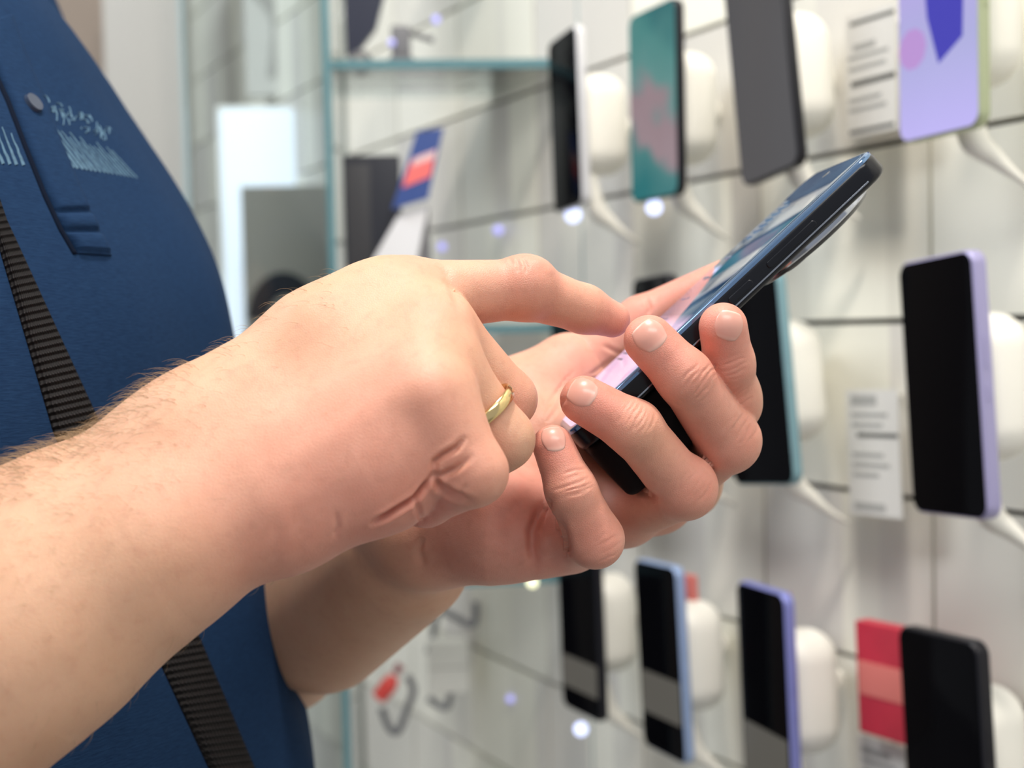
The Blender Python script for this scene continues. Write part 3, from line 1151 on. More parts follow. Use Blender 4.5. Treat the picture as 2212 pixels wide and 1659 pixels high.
for dx, dy in ((-.011, .011), (.011, .011), (-.011, -.011), (.011, -.011)):
    part('camera_lens', lathe([(0.0068, -0.0045), (0.0068, -0.0055), (0.0055, -0.0057), (0.0, -0.0057)], 32, (dx, LEN / 2 - 0.0290 + dy, -THK / 2)), M_LENS, camd)


def side_button(y0, y1):
    v, f = slab(0.0026, y1 - y0, 0.0012, 0.0012, 0.0004)
    return [(WID / 2 + z * 1.0, y + (y0 + y1) / 2, x) for x, y, z in v], f


part('gap_filler', xyz(slab(0.056, 0.058, 0.024, 0.006, 0.003), lambda x, y, z: (x + WID / 2 - .0295, y - LEN / 2 + .030, z - THK / 2 - .0117)), node_mat('gap_black', (0.006, 0.005, 0.006), 0.7, 0.15), hp)  # invented block, added to darken the gap between the fingers
part('volume_button', side_button(LEN * .5 - .30 * LEN - .012, LEN * .5 - .30 * LEN + .011), M_BODY, hp)
part('power_button', side_button(LEN * .5 - .465 * LEN - .006, LEN * .5 - .465 * LEN + .005), M_BODY, hp)
part('side_seam', xyz(slab(0.0005, LEN - .02, 0.0005, 0.0002, 0.0001), lambda x, y, z: (WID / 2 + z * .5, y, x - 0.0024)), M_CHROME, hp)
part('camera_cutout', xyz(slab(0.0035, 0.0035, 0.0001, 0.0017, 0.00004), lambda x, y, z: (x, y + LEN / 2 - .008, z + THK / 2 + .00075)), M_LENS, hp)
# slate-blue status bar and a few lines of the open page
bars = []
rb_ = np.random.default_rng(3)
yy = LEN / 2 - 0.020
while yy > -LEN / 2 + 0.012:
    x0 = -WID / 2 + 0.008
    w_ = rb_.uniform(0.005, 0.018)
    bars.append(box(x0, x0 + w_, yy, yy + 0.0010, THK / 2 + 0.00072, THK / 2 + 0.00078))
    yy -= rb_.choice([0.0034, 0.012, 0.02])
part('page_lines', join(*bars), node_mat('dark_page_line', (0.02, 0.03, 0.05), 0.1, 0.5, emit=(0.025, 0.065, 0.12), estr=1.0), hp, smooth=False)


# ------------------------------------------------------------------ the display wall
w0 = P(2030, 700, 0.753)
wd = ray(-400, 750); WS = -np.array((wd[0], wd[1], 0)); WS /= np.linalg.norm(WS)      # along the wall, towards the right
WN = np.cross(WS, np.array((0, 0, 1.0)))
if WN @ (CAMP - w0) < 0: WN = -WN
UP = np.array((0, 0, 1.0))


def hit(px, py, off=0.0):
    r = ray(px, py)
    t = (w0 + WN * off - CAMP) @ WN / (r @ WN)
    return CAMP + r * t


def sz(p): return (p - w0) @ WS, p[2]


def wp(s_, z_, off): return w0 * np.array((1, 1, 0)) + WS * s_ + UP * z_ + WN * off


OFFW = -0.075
M_WALL = noise_var(node_mat('white_slatwall', (0.70, 0.69, 0.64), 0.35, 0.4), 6, 0.05)
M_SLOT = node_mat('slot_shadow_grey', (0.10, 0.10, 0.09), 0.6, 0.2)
# boards of the slatwall: rows of boards with open slots between, butted at seams
zs0 = hit(1770, 697, OFFW)[2]
zs1 = hit(1770, 1050, OFFW)[2]
pitch_z = zs0 - zs1
s_left, s_right = -2.6, 1.2
seams = [sz(hit(x, 700, OFFW))[0] for x in (2012, 1645, 1385, 1150)]
step = seams[0] - seams[1]
seams = [s_left] + sorted([seams[0] + k * step for k in range(-12, 8) if s_left < seams[0] + k * step < s_right]) + [s_right]
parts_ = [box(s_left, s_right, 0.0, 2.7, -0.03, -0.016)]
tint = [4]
zt = zs0 + pitch_z * 8
rt = np.random.default_rng(11)
while zt > 0.1:
    for a, b_ in zip(seams, seams[1:]):
        z_hi, z_lo = zt - 0.0022, zt - pitch_z + 0.0022
        z_hi, z_lo = min(z_hi, 2.69), max(z_lo, 0.0)
        if z_hi <= z_lo: continue
        cuts = [a + .0016] + sorted(a + (b_ - a) * c for c in rt.uniform(.15, .85, 2)) + [b_ - .0016]
        for c0, c1 in zip(cuts, cuts[1:]):
            parts_.append(box(c0, c1, z_lo, z_hi, -0.016, 0.0)); tint.append(int(rt.integers(0, 4)))
    zt -= pitch_z


def to_wall(x, y, z): return wp(x, y, OFFW + z)


vf = xyz(join(*parts_), to_wall)
me = from_py('wall_right', *vf); fix_normals(me)
TINTS = [noise_var(node_mat('slatwall_board', c, 0.35, 0.4), 6, 0.04) for c in ((0.80, 0.785, 0.69), (0.67, 0.65, 0.60), (0.74, 0.725, 0.65), (0.88, 0.865, 0.76))]
wall = link('wall_right', me, TINTS + [M_SLOT], smooth=False)
me.polygons.foreach_set('material_index', np.repeat(np.array(tint, np.int32), 6))
tag(wall, kind='structure')

PH = 'phones on display'
HD = 'holders of the display phones'


def display_phone(tl, bl, prx, label, body_m, screen_m, side_m=None, w=0.073, t=0.0088, off=0.0, holder=True, tether=True, hl=None):
    """tl, bl: where the left edge starts and ends; prx: column of the right edge half way down"""
    p1, p0 = hit(*tl, off), hit(*bl, off)
    mid = (p1 + p0) / 2
    my = (tl[1] + bl[1]) / 2
    r = ray(prx, my)
    # nearest point of that line of sight lying one phone width from the left edge
    aa = r @ r; bb = r @ (CAMP - mid); c2 = (CAMP - mid) @ (CAMP - mid) - w * w
    disc = max(bb * bb - aa * c2, 0)
    tt = (-bb - math.sqrt(disc)) / aa
    pr_ = CAMP + r * tt
    x = pr_ - mid; y = p1 - p0; L_ = float(np.linalg.norm(y))
    o = frame('display_phone', (mid + pr_) / 2, x, y, label, 'phone', PH)
    part('body', slab(w, L_, t, 0.009, 0.002, -t / 2), body_m, o)
    sc = part('screen', slab(w - 0.003, L_ - 0.003, 0.0004, 0.008, 0.0001, 0.0001), screen_m, o)
    v, f = slab(0.0022, 0.020, 0.0012, 0.001, 0.0003)
    part('volume_button', ([(w / 2 + z_, y_ + L_ * .12, x_ - t / 2) for x_, y_, z_ in v], f), body_m, o)
    v, f = slab(0.0022, 0.010, 0.0012, 0.001, 0.0003)
    part('power_button', ([(w / 2 + z_, y_ - L_ * .03, x_ - t / 2) for x_, y_, z_ in v], f), body_m, o)
    o['L'] = L_
    if holder:
        h = empty('phone_holder', tuple(o.location), hl or ('white holder behind the ' + ' '.join(label.replace(',', '').split()[:11])), 'phone holder', HD)
        h.rotation_euler = o.rotation_euler
        v, f = slab(0.048, 0.094, 0.050, 0.023, 0.021, 0, 8)
        part('pod', ([(x_ - .004, y_ - .002, z_ - t - 0.0265) for x_, y_, z_ in v], f), M_POD, h)
        v, f = slab(0.012, 0.014, 0.03, 0.004, 0.002)
        part('arm', ([(x_ - .016, y_, z_ - t - 0.052) for x_, y_, z_ in v], f), M_POD, h)
        if tether:
            part('tether', tube([(0.0, -.048, -t - .012), (-.002, -.066, -t - .016), (-.002, -L_ / 2 - .002, -t - .022), (.002, -L_ / 2 - .012, -t - .032), (.008, -L_ / 2 - .024, -t - .044), (.012, -L_ / 2 - .034, -t - .058)],
                                [.007, .009, .009, .006, .003, .0015]), M_POD, h)
    return o


def tube(pts, rad, n=12, sub=6):
    P_ = [Vector(p) for p in pts]
    R_ = rad if isinstance(rad, (list, tuple)) else [rad] * len(P_)
    path, rr_ = [], []
    for i in range(len(P_) - 1):
        a, b_, c_, d_ = P_[max(i - 1, 0)], P_[i], P_[i + 1], P_[min(i + 2, len(P_) - 1)]
        for k in range(sub):
            t = k / sub
            path.append(0.5 * ((2 * b_) + (c_ - a) * t + (2 * a - 5 * b_ + 4 * c_ - d_) * t * t + (3 * b_ - a - 3 * c_ + d_) * t ** 3))
            rr_.append(R_[i] + (R_[i + 1] - R_[i]) * t)
    path.append(P_[-1]); rr_.append(R_[-1])
    vs, f = [], []
    prev = None
    for i, p in enumerate(path):
        d = (path[min(i + 1, len(path) - 1)] - path[max(i - 1, 0)]).normalized()
        u = d.orthogonal().normalized() if prev is None else (prev - d * prev.dot(d)).normalized()
        prev = u; w_ = d.cross(u)
        for k in range(n):
            a = 2 * math.pi * k / n
            vs.append(tuple(p + (u * math.cos(a) + w_ * math.sin(a)) * rr_[i]))
    for i in range(len(path) - 1):
        for k in range(n):
            f.append((i * n + k, i * n + (k + 1) % n, (i + 1) * n + (k + 1) % n, (i + 1) * n + k))
    f.append(tuple(range(n))[::-1]); f.append(tuple(range((len(path) - 1) * n, len(path) * n)))
    return vs, f


M_POD = node_mat('white_plastic', (0.88, 0.865, 0.79), 0.35, 0.4)
M_OFF = node_mat('switched_off_screen', (0.002, 0.002, 0.003), 0.08, 0.06)
M_GREYSC = node_mat('grey_reflection_screen', (0.02, 0.02, 0.02), 0.2, 0.3, emit=(0.060, 0.058, 0.062), estr=1.0)  # faint grey emission paints a reflection onto the dark screen
M_BLK = node_mat('black_shell', (0.008, 0.008, 0.012), 0.3, 0.4)


M_REFL = node_mat('painted_reflection', (0.01, 0.01, 0.01), 0.3, 0.2, emit=(0.075, 0.070, 0.060), estr=1.0)  # dim glow that paints a reflection low on the black screens


def shell(name, c): return node_mat(name, c, 0.3, 0.5, metal=0.2)


def wall_paper(name, build):
    m = node_mat(name, (0.01, 0.01, 0.01), 0.12, 0.3)
    b = m.node_tree.nodes['Principled BSDF']
    nt = m.node_tree
    tc = nt.nodes.new('ShaderNodeTexCoord')
    build(nt, b, tc)
    b.inputs['Emission Strength'].default_value = 1.0
    return m


def wp_teal(nt, b, tc):
    L = nt.links.new
    n = nt.nodes.new('ShaderNodeTexNoise'); n.inputs['Scale'].default_value = 22; n.inputs['Detail'].default_value = 1
    L(tc.outputs['Object'], n.inputs['Vector'])
    d = nt.nodes.new('ShaderNodeVectorMath'); d.operation = 'DOT_PRODUCT'; d.inputs[1].default_value = (6.0, 10.0, 0)
    L(tc.outputs['Object'], d.inputs[0])
    m = nt.nodes.new('ShaderNodeMath'); m.operation = 'MULTIPLY_ADD'; m.inputs[1].default_value = 0.9; L(n.outputs['Fac'], m.inputs[0]); L(d.outputs['Value'], m.inputs[2])
    mr = nt.nodes.new('ShaderNodeMapRange'); mr.inputs[1].default_value = -0.45; mr.inputs[2].default_value = 1.35; L(m.outputs[0], mr.inputs[0])
    r = nt.nodes.new('ShaderNodeValToRGB'); e = r.color_ramp.elements
    e[0].position = 0.0; e[0].color = (0.012, 0.13, 0.14, 1); e[1].position = 1.0; e[1].color = (0.02, 0.12, 0.13, 1)
    for p_, c_ in ((0.22, (0.05, 0.17, 0.17)), (0.32, (0.26, 0.19, 0.21)), (0.50, (0.25, 0.18, 0.20)), (0.60, (0.09, 0.22, 0.21)), (0.8, (0.06, 0.20, 0.19))):
        k = e.new(p_); k.color = (*c_, 1)
    L(mr.outputs[0], r.inputs[0]); L(r.outputs[0], b.inputs['Emission Color'])


def wp_lilac(nt, b, tc):
    sx = nt.nodes.new('ShaderNodeSeparateXYZ'); nt.links.new(tc.outputs['Object'], sx.inputs[0])
    mr = nt.nodes.new('ShaderNodeMapRange'); mr.inputs[1].default_value = -0.08; mr.inputs[2].default_value = 0.08
    nt.links.new(sx.outputs['Y'], mr.inputs[0])
    r = nt.nodes.new('ShaderNodeValToRGB'); e = r.color_ramp.elements
    e[0].position = 0.0; e[0].color = (0.45, 0.40, 0.78, 1); e[1].position = 1.0; e[1].color = (0.42, 0.30, 0.70, 1)
    k = e.new(0.35); k.color = (0.36, 0.36, 0.62, 1)
    nt.links.new(mr.outputs[0], r.inputs[0]); nt.links.new(r.outputs[0], b.inputs['Emission Color'])


M_TEAL = wall_paper('teal_and_pink_wallpaper', wp_teal)
M_LILAC = wall_paper('lilac_wallpaper', wp_lilac)

display_phone((1183, 78), (1197, 447), 1252, 'slim black phone at the top left of the wall, silver edge, screen off', shell('silver_shell', (0.70, 0.70, 0.72)), M_OFF)
display_phone((1357, 22), (1364, 424), 1462, 'black phone with a teal and pink wallpaper lit on its screen', M_BLK, M_TEAL)
display_phone((1560, -70), (1602, 372), 1703, 'dark grey phone in the top row between teal and lilac phones', M_BLK, M_GREYSC)
dp4 = display_phone((1938, -262), (1944, 282), 2112, 'phone with lilac wallpaper and green shell in the top right corner', shell('green_shell', (0.42, 0.47, 0.30)), M_LILAC)
l4 = dp4['L']
part('wallpaper_shape', ([(x * .001, y * .001, z) for z in (0.0004, 0.0006) for x, y in ((-12, 32), (25, 32), (23, -24), (2, -36), (-8, -6))],
                         [(0, 1, 2, 3, 4), (9, 8, 7, 6, 5)] + [(i, (i + 1) % 5, (i + 1) % 5 + 5, i + 5) for i in range(5)]),
     node_mat('blue_wallpaper_shape', (0.01, 0.01, 0.02), 0.2, 0.3, emit=(0.045, 0.04, 0.38), estr=1.0), dp4, smooth=False)
part('wallpaper_flower', lathe([(0.0, 0.0004), (0.013, 0.0004), (0.013, 0.0006), (0.0, 0.0006)], 10, (-.022, -.022, 0)),
     node_mat('pink_wallpaper_flower', (0.01, 0.01, 0.02), 0.2, 0.3, emit=(0.42, 0.25, 0.55), estr=1.0), dp4, smooth=False)
display_phone((1939, 566), (1972, 1103), 2118, 'large black phone with lavender edge on the right of the wall, screen off', shell('lavender_shell', (0.36, 0.34, 0.56)), M_OFF, t=0.0105)
display_phone((1548, 604), (1585, 1040), 1698, 'black phone with a pale teal edge behind the fingers, screen off', shell('pale_teal_shell', (0.22, 0.38, 0.43)), M_OFF)
display_phone((1365, 604), (1380, 1010), 1452, 'black phone behind the thumb, only its top showing', M_BLK, M_OFF)
display_phone((1188, 640), (1200, 1015), 1256, 'black phone behind the bent pointing finger', M_BLK, M_OFF)
dpx = display_phone((1203, 1165), (1217, 1538), 1290, 'slim black phone low on the wall just below the hand', M_BLK, M_OFF)
part('reflection_panel', slab(0.066, 0.030, 0.0003, 0.002, 0.0001, 0.0006), M_REFL, dpx).location = (0, -0.047, 0)
dpx = display_phone((1370, 1222), (1392, 1625), 1470, 'black phone with a light blue edge in the bottom row, red box behind', shell('light_blue_shell', (0.30, 0.40, 0.62)), M_OFF)
part('reflection_panel', slab(0.066, 0.036, 0.0003, 0.002, 0.0001, 0.0006), M_REFL, dpx).location = (0, -0.032, 0)
dpx = display_phone((1592, 1276), (1612, 1725), 1702, 'black phone with a violet blue edge in the bottom row', shell('violet_blue_shell', (0.22, 0.24, 0.56)), M_OFF)
part('reflection_panel', slab(0.066, 0.044, 0.0003, 0.002, 0.0001, 0.0006), M_REFL, dpx).location = (0, -0.048, 0)
display_phone((1942, 1380), (1974, 1925), 2122, 'large black phone in the bottom right corner beside the red box', M_BLK, M_OFF, t=0.0105)


# ---- price cards hanging between the phones
M_CARD = node_mat('white_card', (0.74, 0.73, 0.69), 0.4, 0.4)
M_INK = node_mat('grey_print', (0.42, 0.42, 0.40), 0.6, 0.2)
M_INK2 = node_mat('black_print', (0.14, 0.14, 0.13), 0.6, 0.2)


def card(tl, bl, prx, lines, label, off=-0.045):
    a, b_ = hit(*tl, off), hit(*bl, off)
    c = hit(prx, (tl[1] + bl[1]) / 2, off)
    w = abs(sz(c)[0] - sz((a + b_) / 2)[0]); h = np.linalg.norm(a - b_)
    o = frame('price_card', (a + b_) / 2 + WS * w / 2, WS, a - b_, label, 'price card', 'price cards on the wall')
    part('card', box(-w / 2, w / 2, -h / 2, h / 2, -0.0008, 0.0008), M_CARD, o, smooth=False)
    for y, x0, x1, t, dark in lines:
        part('printed_line', box(-w / 2 + x0 * w, -w / 2 + x1 * w, h / 2 - y * h - t * h, h / 2 - y * h, 0.0006, 0.0011), M_INK2 if dark else M_INK, o, smooth=False)
    part('hook', box(-0.002, 0.002, h / 2 - 0.006, h / 2 - 0.002, off * 0 - 0.029, 0.0), M_POD, o, smooth=False)
    return o


card((1828, 40), (1832, 300), 1938, [(.05, .1, .98, .03, 1), (.24, .15, .6, .05, 0), (.33, .05, .85, .03, 0), (.42, .05, .8, .03, 0), (.54, .1, .98, .045, 1), (.68, .05, .7, .03, 0), (.76, .05, .8, .03, 0), (.94, .05, .95, .03, 1)],
     'white price card left of the lilac phone')
card((1828, 840), (1838, 1106), 1945, [(.04, .1, .6, .08, 0), (.18, .1, .8, .03, 0), (.26, .1, .7, .03, 0), (.34, .2, .98, .035, 1), (.50, .1, .7, .03, 0), (.58, .1, .8, .03, 0), (.66, .1, .6, .03, 0), (.9, .1, .7, .06, 0)],
     'white price card left of the lavender edged phone')
card((1852, 1582), (1862, 1850), 1960, [(.08, .1, .7, .05, 0), (.17, .1, .8, .03, 0), (.27, .15, .98, .05, 1), (.5, .1, .8, .03, 0)],
     'white price card under the red box')

# ---- the red box and the red packet behind the lower phones
def carton(tl, bl, prx, depth, mat, label, off, name='phone_box', band=None):
    a, b_ = hit(*tl, off), hit(*bl, off)
    c = hit(prx, (tl[1] + bl[1]) / 2, off)
    w = abs(sz(c)[0] - sz((a + b_) / 2)[0]); h = np.linalg.norm(a - b_)
    o = frame(name, (a + b_) / 2 + WS * w / 2, WS, a - b_, label, 'box')
    part('carton', slab(w, h, depth, 0.002, 0.0008, -depth / 2), mat, o)
    if band: part('label_panel', slab(w * .96, h * .30, 0.0004, 0.001, 0.0001, 0.0002), band, o)
    return o


M_RED = noise_var(node_mat('red_card', (0.52, 0.03, 0.055), 0.35, 0.5), 25, 0.35)
M_RED2 = node_mat('light_red_card', (0.72, 0.20, 0.17), 0.35, 0.5)
carton((1846, 1334), (1856, 1574), 2068, 0.012, M_RED, 'red box beside the black phone in the bottom right corner', -0.028, band=M_RED2)
carton((1455, 1236), (1462, 1372), 1498, 0.006, M_RED2, 'narrow light red box behind the light blue edged phone', -0.030)
carton((1600, 1262), (1604, 1330), 1700, 0.006, M_RED, 'red box just showing above the violet blue edged phone', -0.034)

# ---- small security lights
M_LED = node_mat('blue_white_light', (0.5, 0.5, 0.8), 0.4, 0.4, emit=(0.62, 0.70, 1.0), estr=1.6)
M_LED2 = node_mat('violet_light', (0.4, 0.4, 0.7), 0.4, 0.4, emit=(0.38, 0.36, 0.95), estr=0.8)
M_LED3 = node_mat('warm_light', (0.7, 0.7, 0.5), 0.4, 0.4, emit=(1.0, 1.0, 0.62), estr=1.5)


def led(p, r, mat, label):
    bm = bmesh.new(); bmesh.ops.create_uvsphere(bm, u_segments=20, v_segments=12, radius=r)
    me = bpy.data.meshes.new('indicator_light'); bm.to_mesh(me); bm.free()
    o = bpy.data.objects.new('indicator_light', me); C.objects.link(o); o.location = p
    me.materials.append(mat); me.shade_smooth()
    return tag(o, label, 'light', 'small glowing lights')


led(hit(1238, 464, -.012), .0075, M_LED, 'round blue white light under the silver edged phone')
led(hit(1413, 448, -.012), .0068, M_LED, 'round blue white light under the teal and pink phone')
led(hit(1255, 1575, -.012), .0065, M_LED, 'round blue white light under the slim black phone at the bottom')


# ------------------------------------------------------------------ the glass case on the left
M_GLASS = bpy.data.materials.new('clear_glass'); M_GLASS.use_nodes = True
nt = M_GLASS.node_tree
for n_ in list(nt.nodes): nt.nodes.remove(n_)
go = nt.nodes.new('ShaderNodeOutputMaterial'); gm = nt.nodes.new('ShaderNodeMixShader'); gt = nt.nodes.new('ShaderNodeBsdfTransparent')
gg = nt.nodes.new('ShaderNodeBsdfGlossy'); gf = nt.nodes.new('ShaderNodeFresnel')
gf.inputs[0].default_value = 1.45; gg.inputs['Roughness'].default_value = 0.02; gt.inputs[0].default_value = (0.93, 0.97, 0.975, 1)
nt.links.new(gf.outputs[0], gm.inputs[0]); nt.links.new(gt.outputs[0], gm.inputs[1]); nt.links.new(gg.outputs[0], gm.inputs[2]); nt.links.new(gm.outputs[0], go.inputs[0])
M_EDGE = node_mat('green_glass_edge', (0.10, 0.22, 0.25), 0.15, 0.6)
M_EDGE2 = node_mat('pale_glass_edge', (0.30, 0.40, 0.42), 0.2, 0.6)


def floor_pt(px, d):
    p = P(px, 830, d); return np.array((p[0], p[1], 0.0))


A_, B_ = floor_pt(733, 1.22), floor_pt(1262, 1.24)      # front corners of the case
ex = B_ - A_; WC = np.linalg.norm(ex); ex /= WC
ey = np.cross(np.array((0, 0, 1.0)), ex)                 # towards the back
case = frame('glass_display_case', tuple(A_), ex, ey, 'tall glass display case with green glass edges left of the phone wall', 'display case')
TH = 0.006


def zat(px, py, d): return P(px, py, d)[2]


DEEP = 0.20
part('side_glass', box(-TH, 0, 0.0, DEEP, 0.15, 2.05), M_GLASS, case, smooth=False)
part('side_glass', box(WC, WC + TH, 0.0, 0.02, 0.15, 2.05), M_GLASS, case, smooth=False)
part('glass_edge', box(-TH - .0008, .0008, -0.0022, -0.0002, 0.15, 2.05), M_EDGE, case, smooth=False, label='green front edge of the side glass')
part('glass_edge', box(WC, WC + TH, -0.002, -0.0002, 0.15, 2.05), M_EDGE2, case, smooth=False, label='green front edge of the side glass')
part('plinth', box(-TH, WC + TH, 0.02, DEEP, 0.0, 0.15), M_WALL, case, smooth=False)
for py_ in (-430, 143, 712, 1262):
    z_ = zat(1000, py_, 1.23)
    sh = part('shelf', box(0.001, WC - 0.001, 0.004, 0.16, z_ - .004, z_ + .004), M_GLASS, case, smooth=False)
    part('shelf_edge', box(0.001, WC - 0.001, 0.002, 0.0038, z_ - .0045, z_ + .0045), M_EDGE, sh, smooth=False, label='green glass edge')


def at_case(px, py, d): return P(px, py, d)


def upright(name, x0, x1, ytop, ybot, d, depth, mat, label, cat, r=0.002, pname='carton'):
    """a box facing the case front; x0..x1, ytop..ybot are the outline of its front"""
    a, b_ = P(x0, (ytop + ybot) / 2, d), P(x1, (ytop + ybot) / 2, d)
    zt_, zb = P((x0 + x1) / 2, ytop, d)[2], P((x0 + x1) / 2, ybot, d)[2]
    w = np.linalg.norm((b_ - a)[:2]); h = zt_ - zb
    m = (a + b_) / 2
    o = frame(name, (m[0], m[1], (zt_ + zb) / 2), ex, UP, label, cat)
    part(pname, slab(w, h, depth, r, min(r, depth / 3) * .8, -depth / 2), mat, o)
    o['w'] = w; o['h'] = h
    return o


M_DARK = node_mat('dark_grey_card', (0.022, 0.024, 0.034), 0.4, 0.4)
M_NAVY = node_mat('navy_card', (0.018, 0.022, 0.045), 0.35, 0.4)
M_BLUE = node_mat('blue_card', (0.035, 0.07, 0.24), 0.35, 0.5)
M_CORAL = node_mat('coral_print', (0.80, 0.16, 0.15), 0.4, 0.4)
M_PINKW = node_mat('pale_pink_print', (0.75, 0.50, 0.50), 0.4, 0.4)
M_GREY = noise_var(node_mat('grey_card', (0.33, 0.32, 0.30), 0.5, 0.3), 8, 0.08)
M_MID = node_mat('mid_grey_plastic', (0.16, 0.16, 0.17), 0.4, 0.4)

zsh = zat(1000, 712, 1.23)
b1 = upright('phone_box', 745, 868, 336, 706, 1.262, 0.030, M_DARK, 'tall dark grey box on the middle glass shelf', 'box')
part('grey_panel', slab(b1['w'] * .42, b1['h'] * .60, .0005, .001, .0001, .0003), node_mat('charcoal_panel', (0.05, 0.05, 0.055), .4, .4), b1).location = (-b1['w'] * .24, b1['h'] * .15, 0)
# the blue phone on its slanted white stand
s1 = empty('phone_stand', tuple(P(868, 540, 1.235)), 'slanted white stand under the blue and coral phone', 'stand')
s1.rotation_euler = case.rotation_euler


def quad_slab(name, pts, d, depth, mat, parent=None, label=None, cat=None):
    """a plate with the given outline corners, standing parallel to the case front"""
    f_ = [P(x, y, d) for x, y in pts]
    n_ = ey * np.array((1, 1, 1))
    v = f_ + [p + ey * depth for p in f_]
    k = len(pts)
    me = from_py(name, v, [tuple(range(k)), tuple(range(k, 2 * k))[::-1]] + [(i, (i + 1) % k, (i + 1) % k + k, i + k) for i in range(k)])
    fix_normals(me)
    o = link(name, me, mat, parent, smooth=False)
    if label: o['label'] = label
    if cat: o['category'] = cat
    return o


quad_slab('face', [(862, 462), (925, 440), (900, 560), (893, 706), (800, 706), (806, 560)], 1.236, 0.014, node_mat('white_stand', (0.74, 0.74, 0.76), .4, .4), s1)
quad_slab('wedge', [(926, 446), (934, 600), (930, 706), (896, 706), (902, 560)], 1.240, 0.02, M_MID, s1, label='dark grey wedge')
b2 = empty('display_phone', tuple(P(902, 366, 1.228)), 'blue phone with coral picture leaning on its stand in the glass case', 'phone', PH)
b2.rotation_euler = case.rotation_euler
BQ = [(900, 284), (958, 276), (925, 428), (846, 452)]


def bl(u, v):
    a = np.array(BQ[0]) * (1 - v) + np.array(BQ[3]) * v; b_ = np.array(BQ[1]) * (1 - v) + np.array(BQ[2]) * v
    return tuple(a * (1 - u) + b_ * u)


quad_slab('body', BQ, 1.228, 0.007, M_BLUE, b2)
quad_slab('picture', [bl(.12, .40), bl(.92, .36), bl(.92, .68), bl(.12, .74)], 1.2275, 0.0006, M_CORAL, b2, label='coral red picture')
quad_slab('picture', [bl(.20, .36), bl(.92, .30), bl(.92, .42), bl(.20, .47)], 1.2270, 0.0005, M_PINKW, b2, label='pale pink picture')
# top shelf: a dark tablet and two camera-like devices
quad_slab('tablet', [(742, -40), (842, -60), (812, 60), (775, 108), (748, 118)], 1.27, 0.012, M_NAVY, None, 'dark navy device leaning at the top of the glass case', 'tablet')
k1 = empty('dial', tuple(P(778, 134, 1.236)), 'round grey knob on the top glass shelf', 'knob'); k1.rotation_euler = case.rotation_euler
v, f = lathe([(0.011, 0), (0.0125, 0.002), (0.0125, 0.012), (0.011, 0.014), (0.0, 0.014)], 32)
part('knob', ([(x, z, y) for x, y, z in v], f), M_MID, k1)
part('cap', ([(x * .6, z - .0006, y * .6) for x, y, z in v], f), M_GREY, k1)
k2 = empty('action_camera', tuple(P(866, 92, 1.25)), 'small grey camera on a bracket on the top glass shelf', 'camera'); k2.rotation_euler = case.rotation_euler
part('body', xyz(slab(.020, .032, .016, .004, .002), lambda x, y, z: (x, z, y)), M_MID, k2)
part('bracket', tube([(.008, 0, .010), (.022, 0, .006), (.034, 0, .002)], .003), M_MID, k2)
part('foot', xyz(slab(.026, .008, .018, .003, .001), lambda x, y, z: (x, z, y - .020)), M_MID, k2)
led(P(942, 42, 1.3), .0045, M_LED2, 'small violet light near the top of the glass case')
led(P(846, 92, 1.236), .0035, M_LED2, 'tiny violet light on the small grey camera')
led(P(1076, 497, 1.36), .0055, M_LED2, 'small violet light under the slot right of the blue phone')
led(P(955, 533, 1.42), .0050, M_LED2, 'faint violet light beside the white stand')
led(P(1102, 1510, 1.40), .0042, M_LED2, 'faint violet light low in the glass case')
led(P(1150, 1258, 1.225), .0052, M_LED3, 'small warm light on the lower shelf edge')
# hooks, a red plug and its loop of cable under the lower shelf
M_HOOK = node_mat('grey_wire', (0.22, 0.22, 0.24), 0.3, metal=0.4)


def wire(name, pts, d, r, mat, label, cat):
    q = [P(x, y, d + (pts_[2] if len(pts_) > 2 else 0)) for pts_ in pts for x, y in [pts_[:2]]]
    v, f = tube([tuple(p) for p in q], r, 10, 6)
    me = from_py(name, v, f); fix_normals(me)
    return tag(link(name, me, mat), label, cat)


wire('wire_hook', [(1028, 1300), (1022, 1350), (975, 1328), (950, 1318)], 1.45, .0042, M_HOOK, 'bent grey wire hook, the upper of two below the wrist', 'hook')
wire('wire_hook', [(975, 1478), (965, 1528), (925, 1508)], 1.45, .0042, M_HOOK, 'bent grey wire hook, the lower of two beside the red plug', 'hook')
wire('cable', [(948, 1300), (938, 1360), (925, 1410)], 1.46, .004, M_HOOK, 'short grey cable hanging beside the wire hooks', 'cable')
wire('cable', [(880, 1460), (893, 1490), (880, 1530), (860, 1580), (840, 1570), (825, 1530)], 1.40, .0042, M_HOOK, 'grey loop of cable under the red plug', 'cable')
rp_ = empty('plug', tuple(P(840, 1480, 1.39)), 'small red plug with a looped grey cable', 'plug')
rp_.rotation_euler = case.rotation_euler
M_PLUG = node_mat('red_plastic', (0.75, 0.08, 0.07), 0.35, 0.5)
v, f = tube([(-.012, 0, -.014), (0, 0, 0), (.006, 0, .010)], [.009, .010, .006], 14, 4)
part('plug_body', (v, f), M_PLUG, rp_)
v, f = tube([(.008, 0, .014), (.014, 0, .022)], [.004, .006], 10, 4)
part('plug_tip', (v, f), node_mat('dark_red_plastic', (0.35, 0.08, 0.10), .4, .4), rp_)
b3 = upright('phone_box', 925, 1010, 1385, 1500, 1.44, .03, M_CARD, 'small white box behind the wire hooks', 'box')
part('lid_line', slab(b3['w'] * .98, .001, .0004, .0004, .0001, .0003), M_GREY, b3)

